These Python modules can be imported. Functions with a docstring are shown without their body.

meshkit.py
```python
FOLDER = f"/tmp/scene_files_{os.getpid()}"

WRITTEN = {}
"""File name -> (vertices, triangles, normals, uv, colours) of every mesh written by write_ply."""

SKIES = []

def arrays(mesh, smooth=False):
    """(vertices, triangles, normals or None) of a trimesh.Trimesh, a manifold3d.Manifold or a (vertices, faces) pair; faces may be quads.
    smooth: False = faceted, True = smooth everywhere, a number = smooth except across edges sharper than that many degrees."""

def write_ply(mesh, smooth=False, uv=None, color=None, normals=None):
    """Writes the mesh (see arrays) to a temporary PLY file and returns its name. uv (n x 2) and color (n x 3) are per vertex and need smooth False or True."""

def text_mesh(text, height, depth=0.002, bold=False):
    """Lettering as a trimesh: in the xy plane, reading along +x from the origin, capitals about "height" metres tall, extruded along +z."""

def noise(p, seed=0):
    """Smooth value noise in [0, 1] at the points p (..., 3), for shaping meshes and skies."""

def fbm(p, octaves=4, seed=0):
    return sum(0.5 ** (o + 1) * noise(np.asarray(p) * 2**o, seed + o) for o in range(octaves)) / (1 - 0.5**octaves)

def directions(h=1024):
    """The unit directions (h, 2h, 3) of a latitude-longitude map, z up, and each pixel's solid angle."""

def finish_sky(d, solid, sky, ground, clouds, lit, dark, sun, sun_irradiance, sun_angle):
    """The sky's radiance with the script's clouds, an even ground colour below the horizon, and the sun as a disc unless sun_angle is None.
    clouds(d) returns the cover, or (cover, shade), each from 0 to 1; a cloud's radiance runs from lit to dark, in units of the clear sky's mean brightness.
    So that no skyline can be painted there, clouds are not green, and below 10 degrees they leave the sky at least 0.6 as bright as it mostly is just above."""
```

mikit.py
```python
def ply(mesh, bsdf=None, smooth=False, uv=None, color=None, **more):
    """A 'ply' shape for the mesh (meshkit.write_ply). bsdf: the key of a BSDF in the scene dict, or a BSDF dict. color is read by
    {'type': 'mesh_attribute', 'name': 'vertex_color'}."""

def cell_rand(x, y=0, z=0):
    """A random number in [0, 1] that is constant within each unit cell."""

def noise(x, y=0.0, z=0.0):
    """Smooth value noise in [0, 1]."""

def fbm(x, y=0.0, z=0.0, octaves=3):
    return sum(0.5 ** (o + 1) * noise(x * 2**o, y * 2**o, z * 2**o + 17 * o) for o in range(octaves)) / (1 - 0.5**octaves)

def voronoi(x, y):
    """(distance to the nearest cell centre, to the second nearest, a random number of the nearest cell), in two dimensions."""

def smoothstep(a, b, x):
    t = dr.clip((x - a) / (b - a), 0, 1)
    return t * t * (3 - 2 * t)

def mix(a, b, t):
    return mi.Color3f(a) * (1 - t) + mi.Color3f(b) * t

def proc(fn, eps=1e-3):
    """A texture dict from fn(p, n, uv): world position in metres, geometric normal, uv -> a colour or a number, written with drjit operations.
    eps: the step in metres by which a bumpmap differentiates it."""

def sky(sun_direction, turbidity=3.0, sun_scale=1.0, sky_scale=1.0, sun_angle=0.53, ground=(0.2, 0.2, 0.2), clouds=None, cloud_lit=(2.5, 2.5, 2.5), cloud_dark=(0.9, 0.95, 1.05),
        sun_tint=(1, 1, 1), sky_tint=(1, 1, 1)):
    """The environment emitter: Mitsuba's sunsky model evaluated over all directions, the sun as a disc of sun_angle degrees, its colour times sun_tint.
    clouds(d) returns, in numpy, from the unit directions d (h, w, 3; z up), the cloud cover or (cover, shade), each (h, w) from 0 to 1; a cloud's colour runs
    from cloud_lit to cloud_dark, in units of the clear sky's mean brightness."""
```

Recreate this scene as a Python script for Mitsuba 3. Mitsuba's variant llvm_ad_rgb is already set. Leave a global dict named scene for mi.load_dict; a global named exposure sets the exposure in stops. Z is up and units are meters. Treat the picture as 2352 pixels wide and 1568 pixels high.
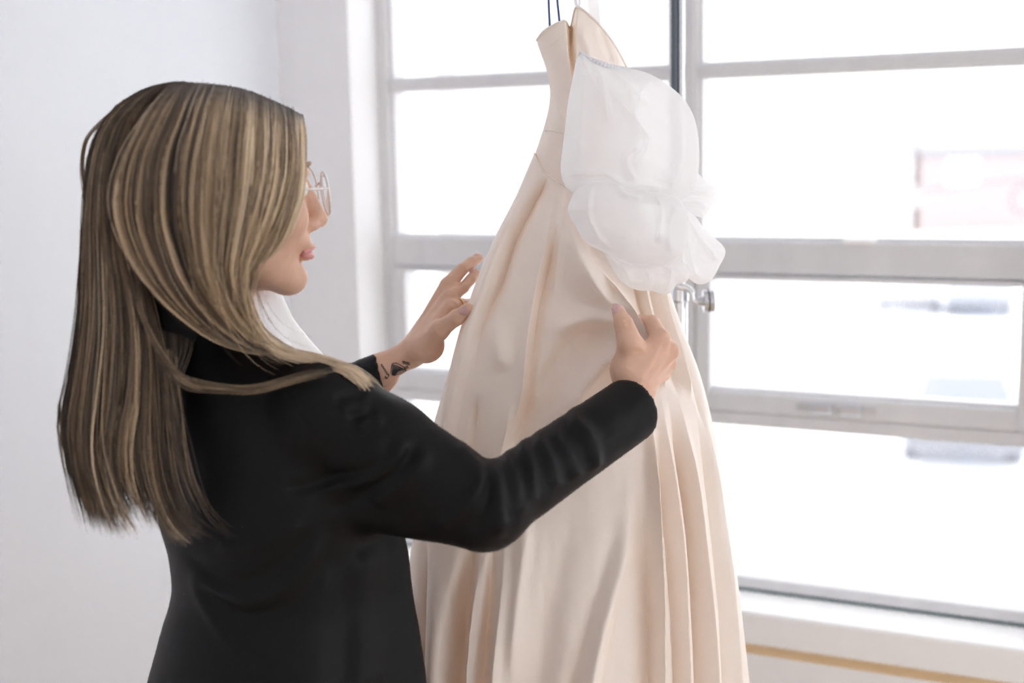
import math, random
import numpy as np, trimesh, mitsuba as mi, mikit, meshkit
import manifold3d as m3
import drjit as dr
from mikit import noise, fbm, smoothstep, mix, proc
from scipy.interpolate import PchipInterpolator, CubicSpline
from scipy.spatial import cKDTree

rng = np.random.default_rng(7)
T = mi.ScalarTransform4f
scene, labels = {}, {}

# ------------------------------------------------------------------ camera, sky, exposure
FOCAL, PITCH, ROLL = 2950.0, math.atan(434 / 2950), 0.0196
CAM = np.array([0, 0, 1.55])
_r0, FWD, _u0 = np.array([1.0, 0, 0]), np.array([0, math.cos(PITCH), -math.sin(PITCH)]), np.array([0, math.sin(PITCH), math.cos(PITCH)])
RIGHT, UP = _r0 * math.cos(ROLL) - _u0 * math.sin(ROLL), _u0 * math.cos(ROLL) + _r0 * math.sin(ROLL)
scene['camera'] = {'type': 'thinlens', 'fov': math.degrees(2 * math.atan(1176 / FOCAL)), 'fov_axis': 'x',
                   'aperture_radius': 0.0085, 'focus_distance': 1.60, 'near_clip': 0.05, 'far_clip': 500.0,
                   'to_world': T().look_at(origin=CAM.tolist(), target=(CAM + FWD).tolist(), up=UP.tolist())}
scene['sky'] = mikit.sky((-0.3, -0.5, 0.8), turbidity=4.0, sun_scale=0.0, ground=(0.75, 0.75, 0.76),
                         clouds=lambda d: (np.full(d.shape[:2], 1.0), 0.25 * meshkit.fbm(d * 2.5, 3, 5)),
                         cloud_lit=(1.0, 1.01, 1.03), cloud_dark=(0.8, 0.82, 0.86))
exposure = 3.98


def at(px, py, d):
    """The point that lies d metres ahead of the camera where the 2352 x 1568 photograph has (px, py)."""
    return CAM + d * (FWD + (px - 1176) / FOCAL * RIGHT + (784 - py) / FOCAL * UP)


def pts(rows):
    return np.array([at(*r) for r in rows])


# the window wall: s runs along it to the right, o out of it into the room
WA = math.radians(25.838)
WS, WN = np.array([math.cos(WA), -math.sin(WA), 0]), np.array([-math.sin(WA), -math.cos(WA), 0])
W0 = np.array([0.3545, 2.5615, 0.0])
WALL = np.eye(4)
WALL[:3, 0], WALL[:3, 1], WALL[:3, 2], WALL[:3, 3] = WS, WN * -1, (0, 0, 1), W0   # local x = s, y = -o, z


def wp(s, o, z):
    return W0 + WS * s + WN * o + np.array([0, 0, z])


# ------------------------------------------------------------------ helpers
def put(key, mesh, bsdf, smooth=False, label=None, category=None, group=None, kind=None, color=None):
    while key in scene:
        head, _, tail = key.rpartition('_')
        key = f'{head}_{int(tail) + 1:03d}' if tail.isdigit() and len(tail) == 3 else key + '_001'
    scene[key] = mikit.ply(mesh, bsdf, smooth=smooth, color=color)
    tag(key, label, category, group, kind)
    return key


def tag(key, label=None, category=None, group=None, kind=None):
    d = {k: v for k, v in (('label', label), ('category', category), ('group', group), ('kind', kind)) if v}
    if d:
        labels[key] = d


def box(x0, x1, y0, y1, z0, z1, bevel=0.0):
    x0, x1, y0, y1, z0, z1 = min(x0, x1), max(x0, x1), min(y0, y1), max(y0, y1), min(z0, z1), max(z0, z1)
    if bevel > 0:
        P = np.array([[x, y, z] for x in (x0, x1) for y in (y0, y1) for z in (z0, z1)])
        c = P.mean(0)
        V = []
        for k in range(3):
            Q = P.copy()
            for j in range(3):
                if j != k:
                    Q[:, j] -= np.sign(Q[:, j] - c[j]) * bevel
            V.append(Q)
        return trimesh.convex.convex_hull(np.vstack(V))
    return trimesh.creation.box(bounds=[[x0, y0, z0], [x1, y1, z1]])


def cat(ms):
    return trimesh.util.concatenate(list(ms))


def wbox(s0, s1, o0, o1, z0, z1, bevel=0.0):
    m = box(s0, s1, -o0, -o1, z0, z1, bevel)
    m.apply_transform(WALL)
    return m


def spline(P, n):
    P = np.asarray(P, float)
    t = np.r_[0, np.cumsum(np.linalg.norm(np.diff(P[:, :3], axis=0), axis=1))]
    keep = np.r_[True, np.diff(t) > 1e-9]
    t, P = t[keep], P[keep]
    return PchipInterpolator(t / t[-1], P)(np.linspace(0, 1, n)) if len(P) > 2 else P[0] + np.linspace(0, 1, n)[:, None] * (P[1] - P[0])


def tube(P, r, sides=10, caps=True):
    P = np.asarray(P, float)
    n = len(P)
    r = np.broadcast_to(np.asarray(r, float), (n,))
    t = np.gradient(P, axis=0)
    t /= np.linalg.norm(t, axis=1, keepdims=True) + 1e-12
    a = np.cross(t[0], [0, 0, 1.0] if abs(t[0, 2]) < 0.9 else [1.0, 0, 0])
    A = []
    for k in range(n):
        a = a - t[k] * (a @ t[k])
        a = a / np.linalg.norm(a)
        A.append(a)
    A = np.array(A)
    B = np.cross(t, A)
    th = np.arange(sides) * 2 * math.pi / sides
    V = (P[:, None] + r[:, None, None] * (np.cos(th)[None, :, None] * A[:, None] + np.sin(th)[None, :, None] * B[:, None])).reshape(-1, 3)
    i, j = np.meshgrid(np.arange(n - 1), np.arange(sides), indexing='ij')
    q = np.stack([i * sides + j, i * sides + (j + 1) % sides, (i + 1) * sides + (j + 1) % sides, (i + 1) * sides + j], -1).reshape(-1, 4)
    F = np.vstack([q[:, [0, 1, 2]], q[:, [0, 2, 3]]])
    if caps:
        V = np.vstack([V, P[:1], P[-1:]])
        k = np.arange(sides)
        F = np.vstack([F, np.stack([np.full(sides, n * sides), (k + 1) % sides, k], 1),
                       np.stack([np.full(sides, n * sides + 1), (n - 1) * sides + k, (n - 1) * sides + (k + 1) % sides], 1)])
    return trimesh.Trimesh(V, F, process=False)


def cyl(p0, p1, r, sides=24, r2=None):
    p0, p1 = np.asarray(p0, float), np.asarray(p1, float)
    return tube([p0, p1], [r, r if r2 is None else r2], sides)


def ribbon(P, W, thick=0.0008):
    """A strip along P whose half width vectors are W, with a real thickness."""
    P, W = np.asarray(P, float), np.asarray(W, float)
    n = len(P)
    t = np.gradient(P, axis=0)
    N = np.cross(t, W)
    N /= np.linalg.norm(N, axis=1, keepdims=True) + 1e-12
    V = np.stack([P - W - N * thick / 2, P + W - N * thick / 2, P + W + N * thick / 2, P - W + N * thick / 2], 1).reshape(-1, 3)
    i, j = np.meshgrid(np.arange(n - 1), np.arange(4), indexing='ij')
    q = np.stack([i * 4 + j, i * 4 + (j + 1) % 4, (i + 1) * 4 + (j + 1) % 4, (i + 1) * 4 + j], -1).reshape(-1, 4)
    F = np.vstack([q[:, [0, 1, 2]], q[:, [0, 2, 3]], [[0, 2, 1], [0, 3, 2]], np.array([[0, 1, 2], [0, 2, 3]]) + 4 * (n - 1)])
    return trimesh.Trimesh(V, F, process=False)


def grid_faces(nu, nv, wrap_u=False):
    mu = nu if wrap_u else nu - 1
    i, j = np.meshgrid(np.arange(nv - 1), np.arange(mu), indexing='ij')
    j2 = (j + 1) % nu
    q = np.stack([i * nu + j, i * nu + j2, (i + 1) * nu + j2, (i + 1) * nu + j], -1).reshape(-1, 4)
    return np.vstack([q[:, [0, 1, 2]], q[:, [0, 2, 3]]])


def vnormals(V, F):
    n = np.zeros_like(V)
    f = np.cross(V[F[:, 1]] - V[F[:, 0]], V[F[:, 2]] - V[F[:, 0]])
    for k in range(3):
        np.add.at(n, F[:, k], f)
    return n / (np.linalg.norm(n, axis=1, keepdims=True) + 1e-20)


def polydist(X, L):
    """For points X (n, 2) and a polyline L (k, 2): signed distance (positive to the right of its direction in x right, y down) and run 0..1 along it, with the run clamped and the overshoot added."""
    L = np.asarray(L, float)
    seg = np.diff(L, axis=0)
    ln = np.linalg.norm(seg, axis=1)
    cum = np.r_[0, np.cumsum(ln)]
    best = np.full(len(X), 1e18)
    sd, run = np.zeros(len(X)), np.zeros(len(X))
    for k in range(len(seg)):
        r = X - L[k]
        t = np.clip(r @ seg[k] / ln[k] ** 2, 0, 1)
        e = r - t[:, None] * seg[k]
        d = (e * e).sum(1)
        m = d < best
        side = np.sign(r[:, 1] * seg[k][0] - r[:, 0] * seg[k][1])
        best[m], sd[m], run[m] = d[m], (np.sqrt(d) * -side)[m], ((cum[k] + t * ln[k]) / cum[-1])[m]
    return sd, run


def folds(X, lines, soft=0.0):
    """Relief of cloth folds over the cloth's own flat pattern: each line = (polyline, height, width left, width right[, fade in, fade out])."""
    out = np.zeros(len(X))
    for L, h, wl, wr, *fade in lines:
        fi, fo = (fade + [0.12, 0.12])[:2] if fade else (0.12, 0.12)
        L = np.asarray(L, float)
        if len(L) > 2:
            L = spline(L, 24)
        if soft:
            ln = np.linalg.norm(np.diff(L, axis=0), axis=1).sum()
            fi, fo = min(.5, max(fi, soft / ln)), min(.5, max(fo, soft / ln))
        s, t = polydist(X, L)
        w = np.where(s < 0, wl, wr)
        env = np.clip(t / max(fi, 1e-6), 0, 1) * np.clip((1 - t) / max(fo, 1e-6), 0, 1)
        env = env * env * (3 - 2 * env)
        g = np.exp(-(s / w) ** 2)
        if soft and min(wl, wr) <= 14:      # tight folds have a crease
            g = .45 * g + .55 * np.exp(-np.abs(s) / (.62 * w))
        out += h * env * g
    return out


# smooth solids: round cones, ellipsoids and lofts blended on a grid, then meshed
class Solid:
    def __init__(self, lo, hi, h):
        self.h, self.lo = h, np.asarray(lo, float)
        self.n = np.ceil((np.asarray(hi) - self.lo) / h).astype(int) + 1
        self.D = np.full(self.n, 0.08)

    def _cut(self, lo, hi):
        a = np.clip(np.floor((lo - self.lo) / self.h).astype(int), 0, self.n)
        b = np.clip(np.ceil((hi - self.lo) / self.h).astype(int) + 1, 0, self.n)
        sl = tuple(slice(x, y) for x, y in zip(a, b))
        ax = [self.lo[k] + self.h * np.arange(a[k], b[k]) for k in range(3)]
        return sl, np.stack(np.meshgrid(*ax, indexing='ij'), -1)

    def blend(self, fn, lo, hi, k, sub=False, pad=0.03):
        sl, P = self._cut(np.asarray(lo) - pad, np.asarray(hi) + pad)
        if P.size == 0:
            return
        d = fn(P)
        D = self.D[sl]
        if sub:
            d = -d
            h = np.clip(0.5 - 0.5 * (D - d) / k, 0, 1)
            self.D[sl] = D * (1 - h) + d * h + k * h * (1 - h)
        else:
            h = np.clip(0.5 + 0.5 * (D - d) / k, 0, 1)
            self.D[sl] = D * (1 - h) + d * h - k * h * (1 - h)

    def cone(self, a, b, ra, rb, k=0.01, sub=False):
        a, b = np.asarray(a, float), np.asarray(b, float)
        ab = b - a
        L2 = ab @ ab + 1e-12

        def fn(P):
            t = np.clip(((P - a) @ ab) / L2, 0, 1)
            return np.linalg.norm(P - a - t[..., None] * ab, axis=-1) - (ra + t * (rb - ra))
        r = max(ra, rb)
        self.blend(fn, np.minimum(a, b) - r, np.maximum(a, b) + r, k, sub)

    def chain(self, J, R, k=0.006):
        for i in range(len(J) - 1):
            self.cone(J[i], J[i + 1], R[i], R[i + 1], k)

    def ell(self, c, r, M=np.eye(3), k=0.01, sub=False):
        """Ellipsoid of radii r along the rows of M."""
        c, r, M = np.asarray(c, float), np.asarray(r, float), np.asarray(M, float)

        def fn(P):
            q = (P - c) @ M.T
            a, b = np.linalg.norm(q / r, axis=-1), np.linalg.norm(q / r ** 2, axis=-1)
            return a * (a - 1) / (b + 1e-9)
        self.blend(fn, c - r.max(), c + r.max(), k, sub)

    def mesh(self):
        D, n = self.D, self.n
        ins = D < 0
        m = np.array(n) - 1
        cnt, acc = np.zeros(m), np.zeros((*m, 3))
        corner = [np.array(c) for c in np.ndindex(2, 2, 2)]
        sl = lambda c: tuple(slice(int(c[k]), int(c[k]) + m[k]) for k in range(3))
        tot = sum(ins[sl(c)].astype(np.int8) for c in corner)
        idx = np.argwhere((tot > 0) & (tot < 8))
        val = np.stack([D[idx[:, 0] + c[0], idx[:, 1] + c[1], idx[:, 2] + c[2]] for c in corner], 1)
        pos, num = np.zeros((len(idx), 3)), np.zeros(len(idx))
        for i in range(8):
            for j in range(i + 1, 8):
                if np.abs(corner[i] - corner[j]).sum() == 1:
                    cr = (val[:, i] < 0) != (val[:, j] < 0)
                    t = np.where(cr, val[:, i] / np.where(cr, val[:, i] - val[:, j], 1), 0)
                    pos += np.where(cr[:, None], corner[i] + t[:, None] * (corner[j] - corner[i]), 0)
                    num += cr
        V = self.lo + self.h * (idx + pos / num[:, None])
        num = -np.ones(m, int)
        num[tuple(idx.T)] = np.arange(len(idx))
        F = []
        for ax in range(3):
            a, b = (ax + 1) % 3, (ax + 2) % 3
            s0, s1 = [slice(None)] * 3, [slice(None)] * 3
            s0[ax], s1[ax] = slice(0, -1), slice(1, None)
            ch = ins[tuple(s0)] != ins[tuple(s1)]
            e = np.argwhere(ch)
            e = e[(e[:, a] > 0) & (e[:, b] > 0) & (e[:, a] < n[a] - 1) & (e[:, b] < n[b] - 1)]
            q = []
            for da, db in ((-1, -1), (0, -1), (0, 0), (-1, 0)):
                c = e.copy()
                c[:, a] += da
                c[:, b] += db
                q.append(num[tuple(c.T)])
            q = np.stack(q, 1)
            flip = ~ins[tuple(e.T)]
            q[flip] = q[flip][:, ::-1]
            F.append(q)
        F = np.vstack(F)
        F = np.vstack([F[:, [0, 1, 2]], F[:, [0, 2, 3]]])
        return trimesh.Trimesh(V, F, process=False)


    def solid(self):
        """The same surface by marching tetrahedra: always closed and manifold."""
        D = self.D.copy()
        for k in range(3):
            for e in (0, -1):
                i = [slice(None)] * 3
                i[k] = e
                D[tuple(i)] = np.maximum(D[tuple(i)], 1e-3)
        n = D.shape
        ins = D < 0
        corner = np.array(list(np.ndindex(2, 2, 2)))
        tot = sum(ins[c[0]:n[0] - 1 + c[0], c[1]:n[1] - 1 + c[1], c[2]:n[2] - 1 + c[2]].astype(np.int8) for c in corner)
        idx = np.argwhere((tot > 0) & (tot < 8))
        gid = np.stack([np.ravel_multi_index(tuple((idx + c).T), n) for c in corner], 1)
        tets = []
        for t in ((0, 4, 6, 7), (0, 4, 5, 7), (0, 2, 6, 7), (0, 2, 3, 7), (0, 1, 5, 7), (0, 1, 3, 7)):
            p = corner[list(t)].astype(float)
            if np.linalg.det(p[1:] - p[0]) < 0:
                t = (t[0], t[2], t[1], t[3])
            tets.append(gid[:, t])
        G = np.vstack(tets)
        val = D.ravel()[G]
        code = ((val < 0) * np.array([1, 2, 4, 8])).sum(1)
        ref = np.array([[0, 0, 0], [1, 0, 0], [0, 1, 0], [0, 0, 1.0]])
        A, B, n_ = [], [], 0
        for c in range(1, 15):
            g = G[code == c]
            if not len(g):
                continue
            i = [k for k in range(4) if c >> k & 1]
            q = [k for k in range(4) if not c >> k & 1]
            if len(i) == 1:
                tr = [[(i[0], q[0]), (i[0], q[1]), (i[0], q[2])]]
            elif len(i) == 3:
                tr = [[(i[0], q[0]), (i[1], q[0]), (i[2], q[0])]]
            else:
                e = [(i[0], q[0]), (i[0], q[1]), (i[1], q[1]), (i[1], q[0])]
                tr = [[e[0], e[1], e[2]], [e[0], e[2], e[3]]]
            out = ref[q].mean(0) - ref[i].mean(0)
            for t in tr:
                P = np.array([(ref[a] + ref[b]) / 2 for a, b in t])
                if np.cross(P[1] - P[0], P[2] - P[0]) @ out < 0:
                    t = t[::-1]
                A.append(np.stack([g[:, a] for a, b in t], 1))
                B.append(np.stack([g[:, b] for a, b in t], 1))
        A, B = np.vstack(A), np.vstack(B)
        key = np.minimum(A, B).astype(np.int64) * (int(np.prod(n)) + 1) + np.maximum(A, B)
        uniq, first, inv = np.unique(key.ravel(), return_index=True, return_inverse=True)
        a, b = A.ravel()[first], B.ravel()[first]
        da, db = D.ravel()[a], D.ravel()[b]
        t = np.clip(da / (da - db), .03, .97)[:, None]
        pa, pb = np.stack(np.unravel_index(a, n), 1), np.stack(np.unravel_index(b, n), 1)
        V = self.lo + self.h * (pa + t * (pb - pa))
        return trimesh.Trimesh(V, inv.reshape(-1, 3), process=False)


def relax(m, n=6, lam=.5, mu=-.52):
    """Taubin smoothing."""
    from scipy.sparse import coo_matrix, diags
    V, F = np.array(m.vertices), np.array(m.faces)
    e = np.vstack([F[:, [0, 1]], F[:, [1, 2]], F[:, [2, 0]]])
    e = np.vstack([e, e[:, ::-1]])
    W = coo_matrix((np.ones(len(e)), (e[:, 0], e[:, 1])), shape=(len(V), len(V))).tocsr()
    W.data[:] = 1
    W = diags(1 / np.maximum(np.asarray(W.sum(1)).ravel(), 1)) @ W
    for _ in range(n):
        for k in (lam, mu):
            V = V + k * (W @ V - V)
    return trimesh.Trimesh(V, F, process=False)


def loft(rings, A, B):
    """Implicit stack of ellipses: rings = (centre, half width along A, half depth along B), from top to bottom."""
    z = np.array([r[0][2] for r in rings])[::-1]
    val = np.array([[*r[0][:2], r[1], r[2]] for r in rings])[::-1]
    f = PchipInterpolator(z, val)
    zt, zb = z[-1], z[0]

    def fn(P):
        zz = np.clip(P[..., 2], zb, zt)
        v = f(zz)
        dx, dy = P[..., 0] - v[..., 0], P[..., 1] - v[..., 1]
        x, y = dx * A[0] + dy * A[1], dx * B[0] + dy * B[1]
        a, b = np.maximum(v[..., 2], 1e-3), np.maximum(v[..., 3], 1e-3)
        g, q = np.sqrt((x / a) ** 2 + (y / b) ** 2), np.sqrt((x / a ** 2) ** 2 + (y / b ** 2) ** 2)
        d = g * (g - 1) / (q + 1e-6)
        d = np.where(g < 0.3, -np.minimum(a, b) * (1 - g), d)
        return np.maximum(d, np.abs(P[..., 2] - (zt + zb) / 2) - (zt - zb) / 2)
    return fn, zb, zt


# ------------------------------------------------------------------ materials
def mat(key, color, rough=0.5, spec=0.5, **more):
    base = color if isinstance(color, dict) else {'type': 'rgb', 'value': list(color)}
    scene[key] = {'type': 'twosided', 'bsdf': {'type': 'principled', 'base_color': base, 'roughness': rough, 'specular': spec, **more}}
    return key


VC = {'type': 'mesh_attribute', 'name': 'vertex_color'}
mat('m_wall', proc(lambda p, n, uv: mix((.82, .82, .83), (.87, .87, .88), fbm(p.x * 3, p.y * 3, p.z * 3))), 0.75, 0.25)
mat('m_wall_daylight_blue', proc(lambda p, n, uv: mix((.80, .83, .88), (.84, .87, .92), fbm(p.x * 3, p.y * 3, p.z * 3))), 0.75, 0.25)  # blue of the sky light put into the wall colour
mat('m_trim', (.86, .86, .86), 0.35)
mat('m_frame', proc(lambda p, n, uv: mix((.66, .66, .68), (.71, .71, .725), noise(p.x * 40, p.y * 40, p.z * 9))), 0.38, 0.5)
mat('m_gasket', (.10, .15, .16), 0.6)
mat('m_wood', proc(lambda p, n, uv: mix((.60, .43, .25), (.74, .56, .36), fbm(p.x * 14, p.y * 14, p.z * 60))), 0.45)
mat('m_floor', proc(lambda p, n, uv: mix((.60, .47, .34), (.74, .60, .45), fbm(p.x * 3 + p.y * 2, p.y * 26 - p.x * 13, 1.0))), 0.4)
mat('m_chrome', (.80, .81, .83), 0.12, 0.5, metallic=1.0)
mat('m_steel', (.62, .63, .66), 0.3, 0.5, metallic=1.0)
mat('m_chrome_reflection', (.10, .12, .15), 0.3, 0.5)  # dark tone of a reflection along the chrome
mat('m_black_plastic', (.03, .03, .035), 0.4)
scene['m_glass'] = {'type': 'thindielectric', 'int_ior': 1.5}
mat('m_snow', proc(lambda p, n, uv: mix((.86, .87, .88), (.93, .93, .94), fbm(p.x * .5, p.y * .5))), 0.9, 0.1)
mat('m_asphalt', proc(lambda p, n, uv: mix((.58, .58, .59), (.70, .70, .71), fbm(p.x * .8, p.y * .8))), 0.8, 0.2)
mat('m_house_white', (.86, .86, .86), 0.7, 0.2)
mat('m_house_cream', (.60, .58, .55), 0.7, 0.2)
mat('m_house_brick', (.53, .46, .46), 0.7, 0.2)
mat('m_roof_tan', proc(lambda p, n, uv: mix((.46, .42, .37), (.56, .52, .47), fbm(p.x, p.y, p.z * 6))), 0.8, 0.2)
mat('m_roof_grey', (.40, .42, .46), 0.8, 0.2)
mat('m_dark_glass', (.38, .40, .46), 0.15)
mat('m_window_far', (.50, .52, .57), 0.2)
mat('m_car_white', (.85, .86, .88), 0.2, 0.5, clearcoat=0.6)
mat('m_car_silver', (.56, .58, .63), 0.25, 0.5, clearcoat=0.6)
mat('m_car_blue', (.50, .53, .62), 0.25, 0.5, clearcoat=0.6)
mat('m_tyre', (.30, .31, .34), 0.8, 0.2)  # grey lifted to stand for haze over the street
mat('m_wire', (.16, .18, .24), 0.6)


# ------------------------------------------------------------------ the room
FZ, CZ, HEAD = 0.0, 2.95, 2.30            # floor, ceiling, window head
OI, OO = 0.11, -0.12                      # inner and outer face of the window wall
SILL = 0.662
put('floor', wbox(-1.2, 2.6, OI - 0.2, 3.75, -0.15, 0.0), 'm_floor', label='pale wooden floor of the room', kind='structure')
put('ceiling', wbox(-1.2, 2.6, OI - 0.23, 3.75, CZ, CZ + 0.15), 'm_wall', label='white ceiling', kind='structure')
wall = cat([wbox(-1.2, -0.71, OO, OI, 0, CZ), wbox(-0.71, 0.735, OO, OI, HEAD, CZ), wbox(-0.71, 0.735, OO, OI, 0, SILL - 0.088),
            wbox(0.735, 1.0, OO, OI, 0, CZ), wbox(1.0, 2.2, OO, OI, HEAD, CZ), wbox(1.0, 2.2, OO, OI, 0, SILL - 0.088), wbox(2.2, 2.3, OO, OI, 0, CZ)])
put('wall_window', wall, 'm_wall', label='white window wall with deep reveals', kind='structure')
put('wall_left', wbox(-1.2, -0.89, OI, 3.6, 0, CZ), 'm_wall_daylight_blue', label='plain white side wall behind the woman, coloured bluish for the daylight on it', kind='structure')
put('wall_back', wbox(-1.2, 2.6, 3.6, 3.75, 0, CZ), 'm_wall', label='unseen white wall behind the camera, added to bounce light', kind='structure')  # out of view, put in to bounce light into the room
put('wall_right', cat([wbox(2.45, 2.6, OI, 0.5, 0, CZ), wbox(2.45, 2.6, 3.0, 3.6, 0, CZ), wbox(2.45, 2.6, 0.5, 3.0, 0, 0.75), wbox(2.45, 2.6, 0.5, 3.0, 2.45, CZ)]), 'm_wall', label='unseen white right wall with a wide window opening, added to limit the side light', kind='structure')  # out of view, put in to narrow the open side and dim the room
put('baseboard_left', wbox(-0.89, -0.876, OI + 0.014, 3.6, 0, 0.09, 0.003), 'm_trim', label='white baseboard along the side wall', kind='structure')
put('baseboard_window', wbox(-0.876, 2.3, OI, OI + 0.014, 0, 0.09, 0.003), 'm_trim', label='white baseboard under the window', kind='structure')
put('trim_1', wbox(-0.71, 0.735, -0.005, OI + 0.012, SILL - 0.066, SILL, 0.004), 'm_trim', label='white window sill board', kind='structure')
put('trim_2', wbox(-0.71, 0.735, 0.03, OI + 0.001, SILL - 0.088, SILL - 0.066), 'm_wood', label='tan strip set back under the sill board', kind='structure')  # tan coloured, set back from the board edge

MULL = (-0.034, 0.015)


def make_window(key, s0, s1, g0, g1, sash_s0, sash_s1, label):
    """One tall light: stiles, head, bottom frame, a thin crossbar, a transom, an opening sash and a fixed low light."""
    z0, z1 = SILL + 0.004, HEAD
    zb, zt, zc = 0.690, (1.305, 1.370), (1.689, 1.712)
    tag(key, label, kind='structure')
    fr = [wbox(s0, g0, -0.07, 0.0, z0, z1, 0.002), wbox(g1, s1, -0.07, 0.0, z0, z1, 0.002), wbox(g0, g1, -0.07, 0.0, z1 - 0.04, z1, 0.002)]
    fr += [wbox(g0, g0 + 0.007, -0.05, -0.012, zb, z1 - 0.04), wbox(g1 - 0.007, g1, -0.05, -0.012, zb, z1 - 0.04)]
    put(key + '__frame', cat(fr), 'm_frame')
    put(key + '__bottom_rail', wbox(g0, g1, -0.07, 0.003, z0, zb, 0.002), 'm_frame')
    put(key + '__gasket', cat([wbox(g0, g1, -0.02, 0.0055, SILL, z0 + 0.0015)]), 'm_gasket', label='dark rubber gasket along the sill')
    put(key + '__crossbar', cat([wbox(g0, g1, -0.055, -0.004, *zc, 0.002), wbox(g0, g1, -0.055, -0.02, zc[0] - 0.004, zc[1] + 0.005, 0.001)]), 'm_frame')
    put(key + '__transom', cat([wbox(g0, g1, -0.07, 0.0, *zt, 0.003), wbox(g0, g1, -0.06, -0.02, zt[1], zt[1] + 0.006, 0.001)]), 'm_frame')
    put(key + '__middle_rail', cat([wbox(g0, g1, -0.07, 0.0, 1.004, 1.028, 0.002), wbox(g0, g1, -0.06, -0.02, 0.997, 1.004)]), 'm_frame')
    sk = key + '__sash'
    bars = [wbox(g0, sash_s0, -0.05, 0.008, 1.030, 1.303, 0.003), wbox(sash_s1, g1, -0.05, 0.008, 1.030, 1.303, 0.003),
            wbox(sash_s0, sash_s1, -0.05, 0.008, 1.030, 1.070, 0.003), wbox(sash_s0, sash_s1, -0.05, 0.008, 1.294, 1.303, 0.002)]
    bars += [wbox(sash_s0, sash_s1, -0.045, -0.006, 1.070, 1.076, 0.001)]
    put(sk, cat(bars), 'm_frame', label='opening sash')
    for k, (a, b, c, d) in enumerate(((g0, g1, zc[1], z1 - 0.04), (g0, g1, zt[1], zc[0]), (g0, g1, zb, 1.004))):
        m = wbox(a, b, -0.03, -0.03, c, d)
        put(key + '__pane', pane(a, b, c, d, -0.03), 'm_glass')
    put(sk + '__pane', pane(sash_s0, sash_s1, 1.07, 1.296, -0.02), 'm_glass')


def pane(a, b, c, d, o):
    V = np.array([wp(a, o, c), wp(b, o, c), wp(b, o, d), wp(a, o, d)])
    return trimesh.Trimesh(V, [[0, 1, 2], [0, 2, 3]], process=False)


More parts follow.
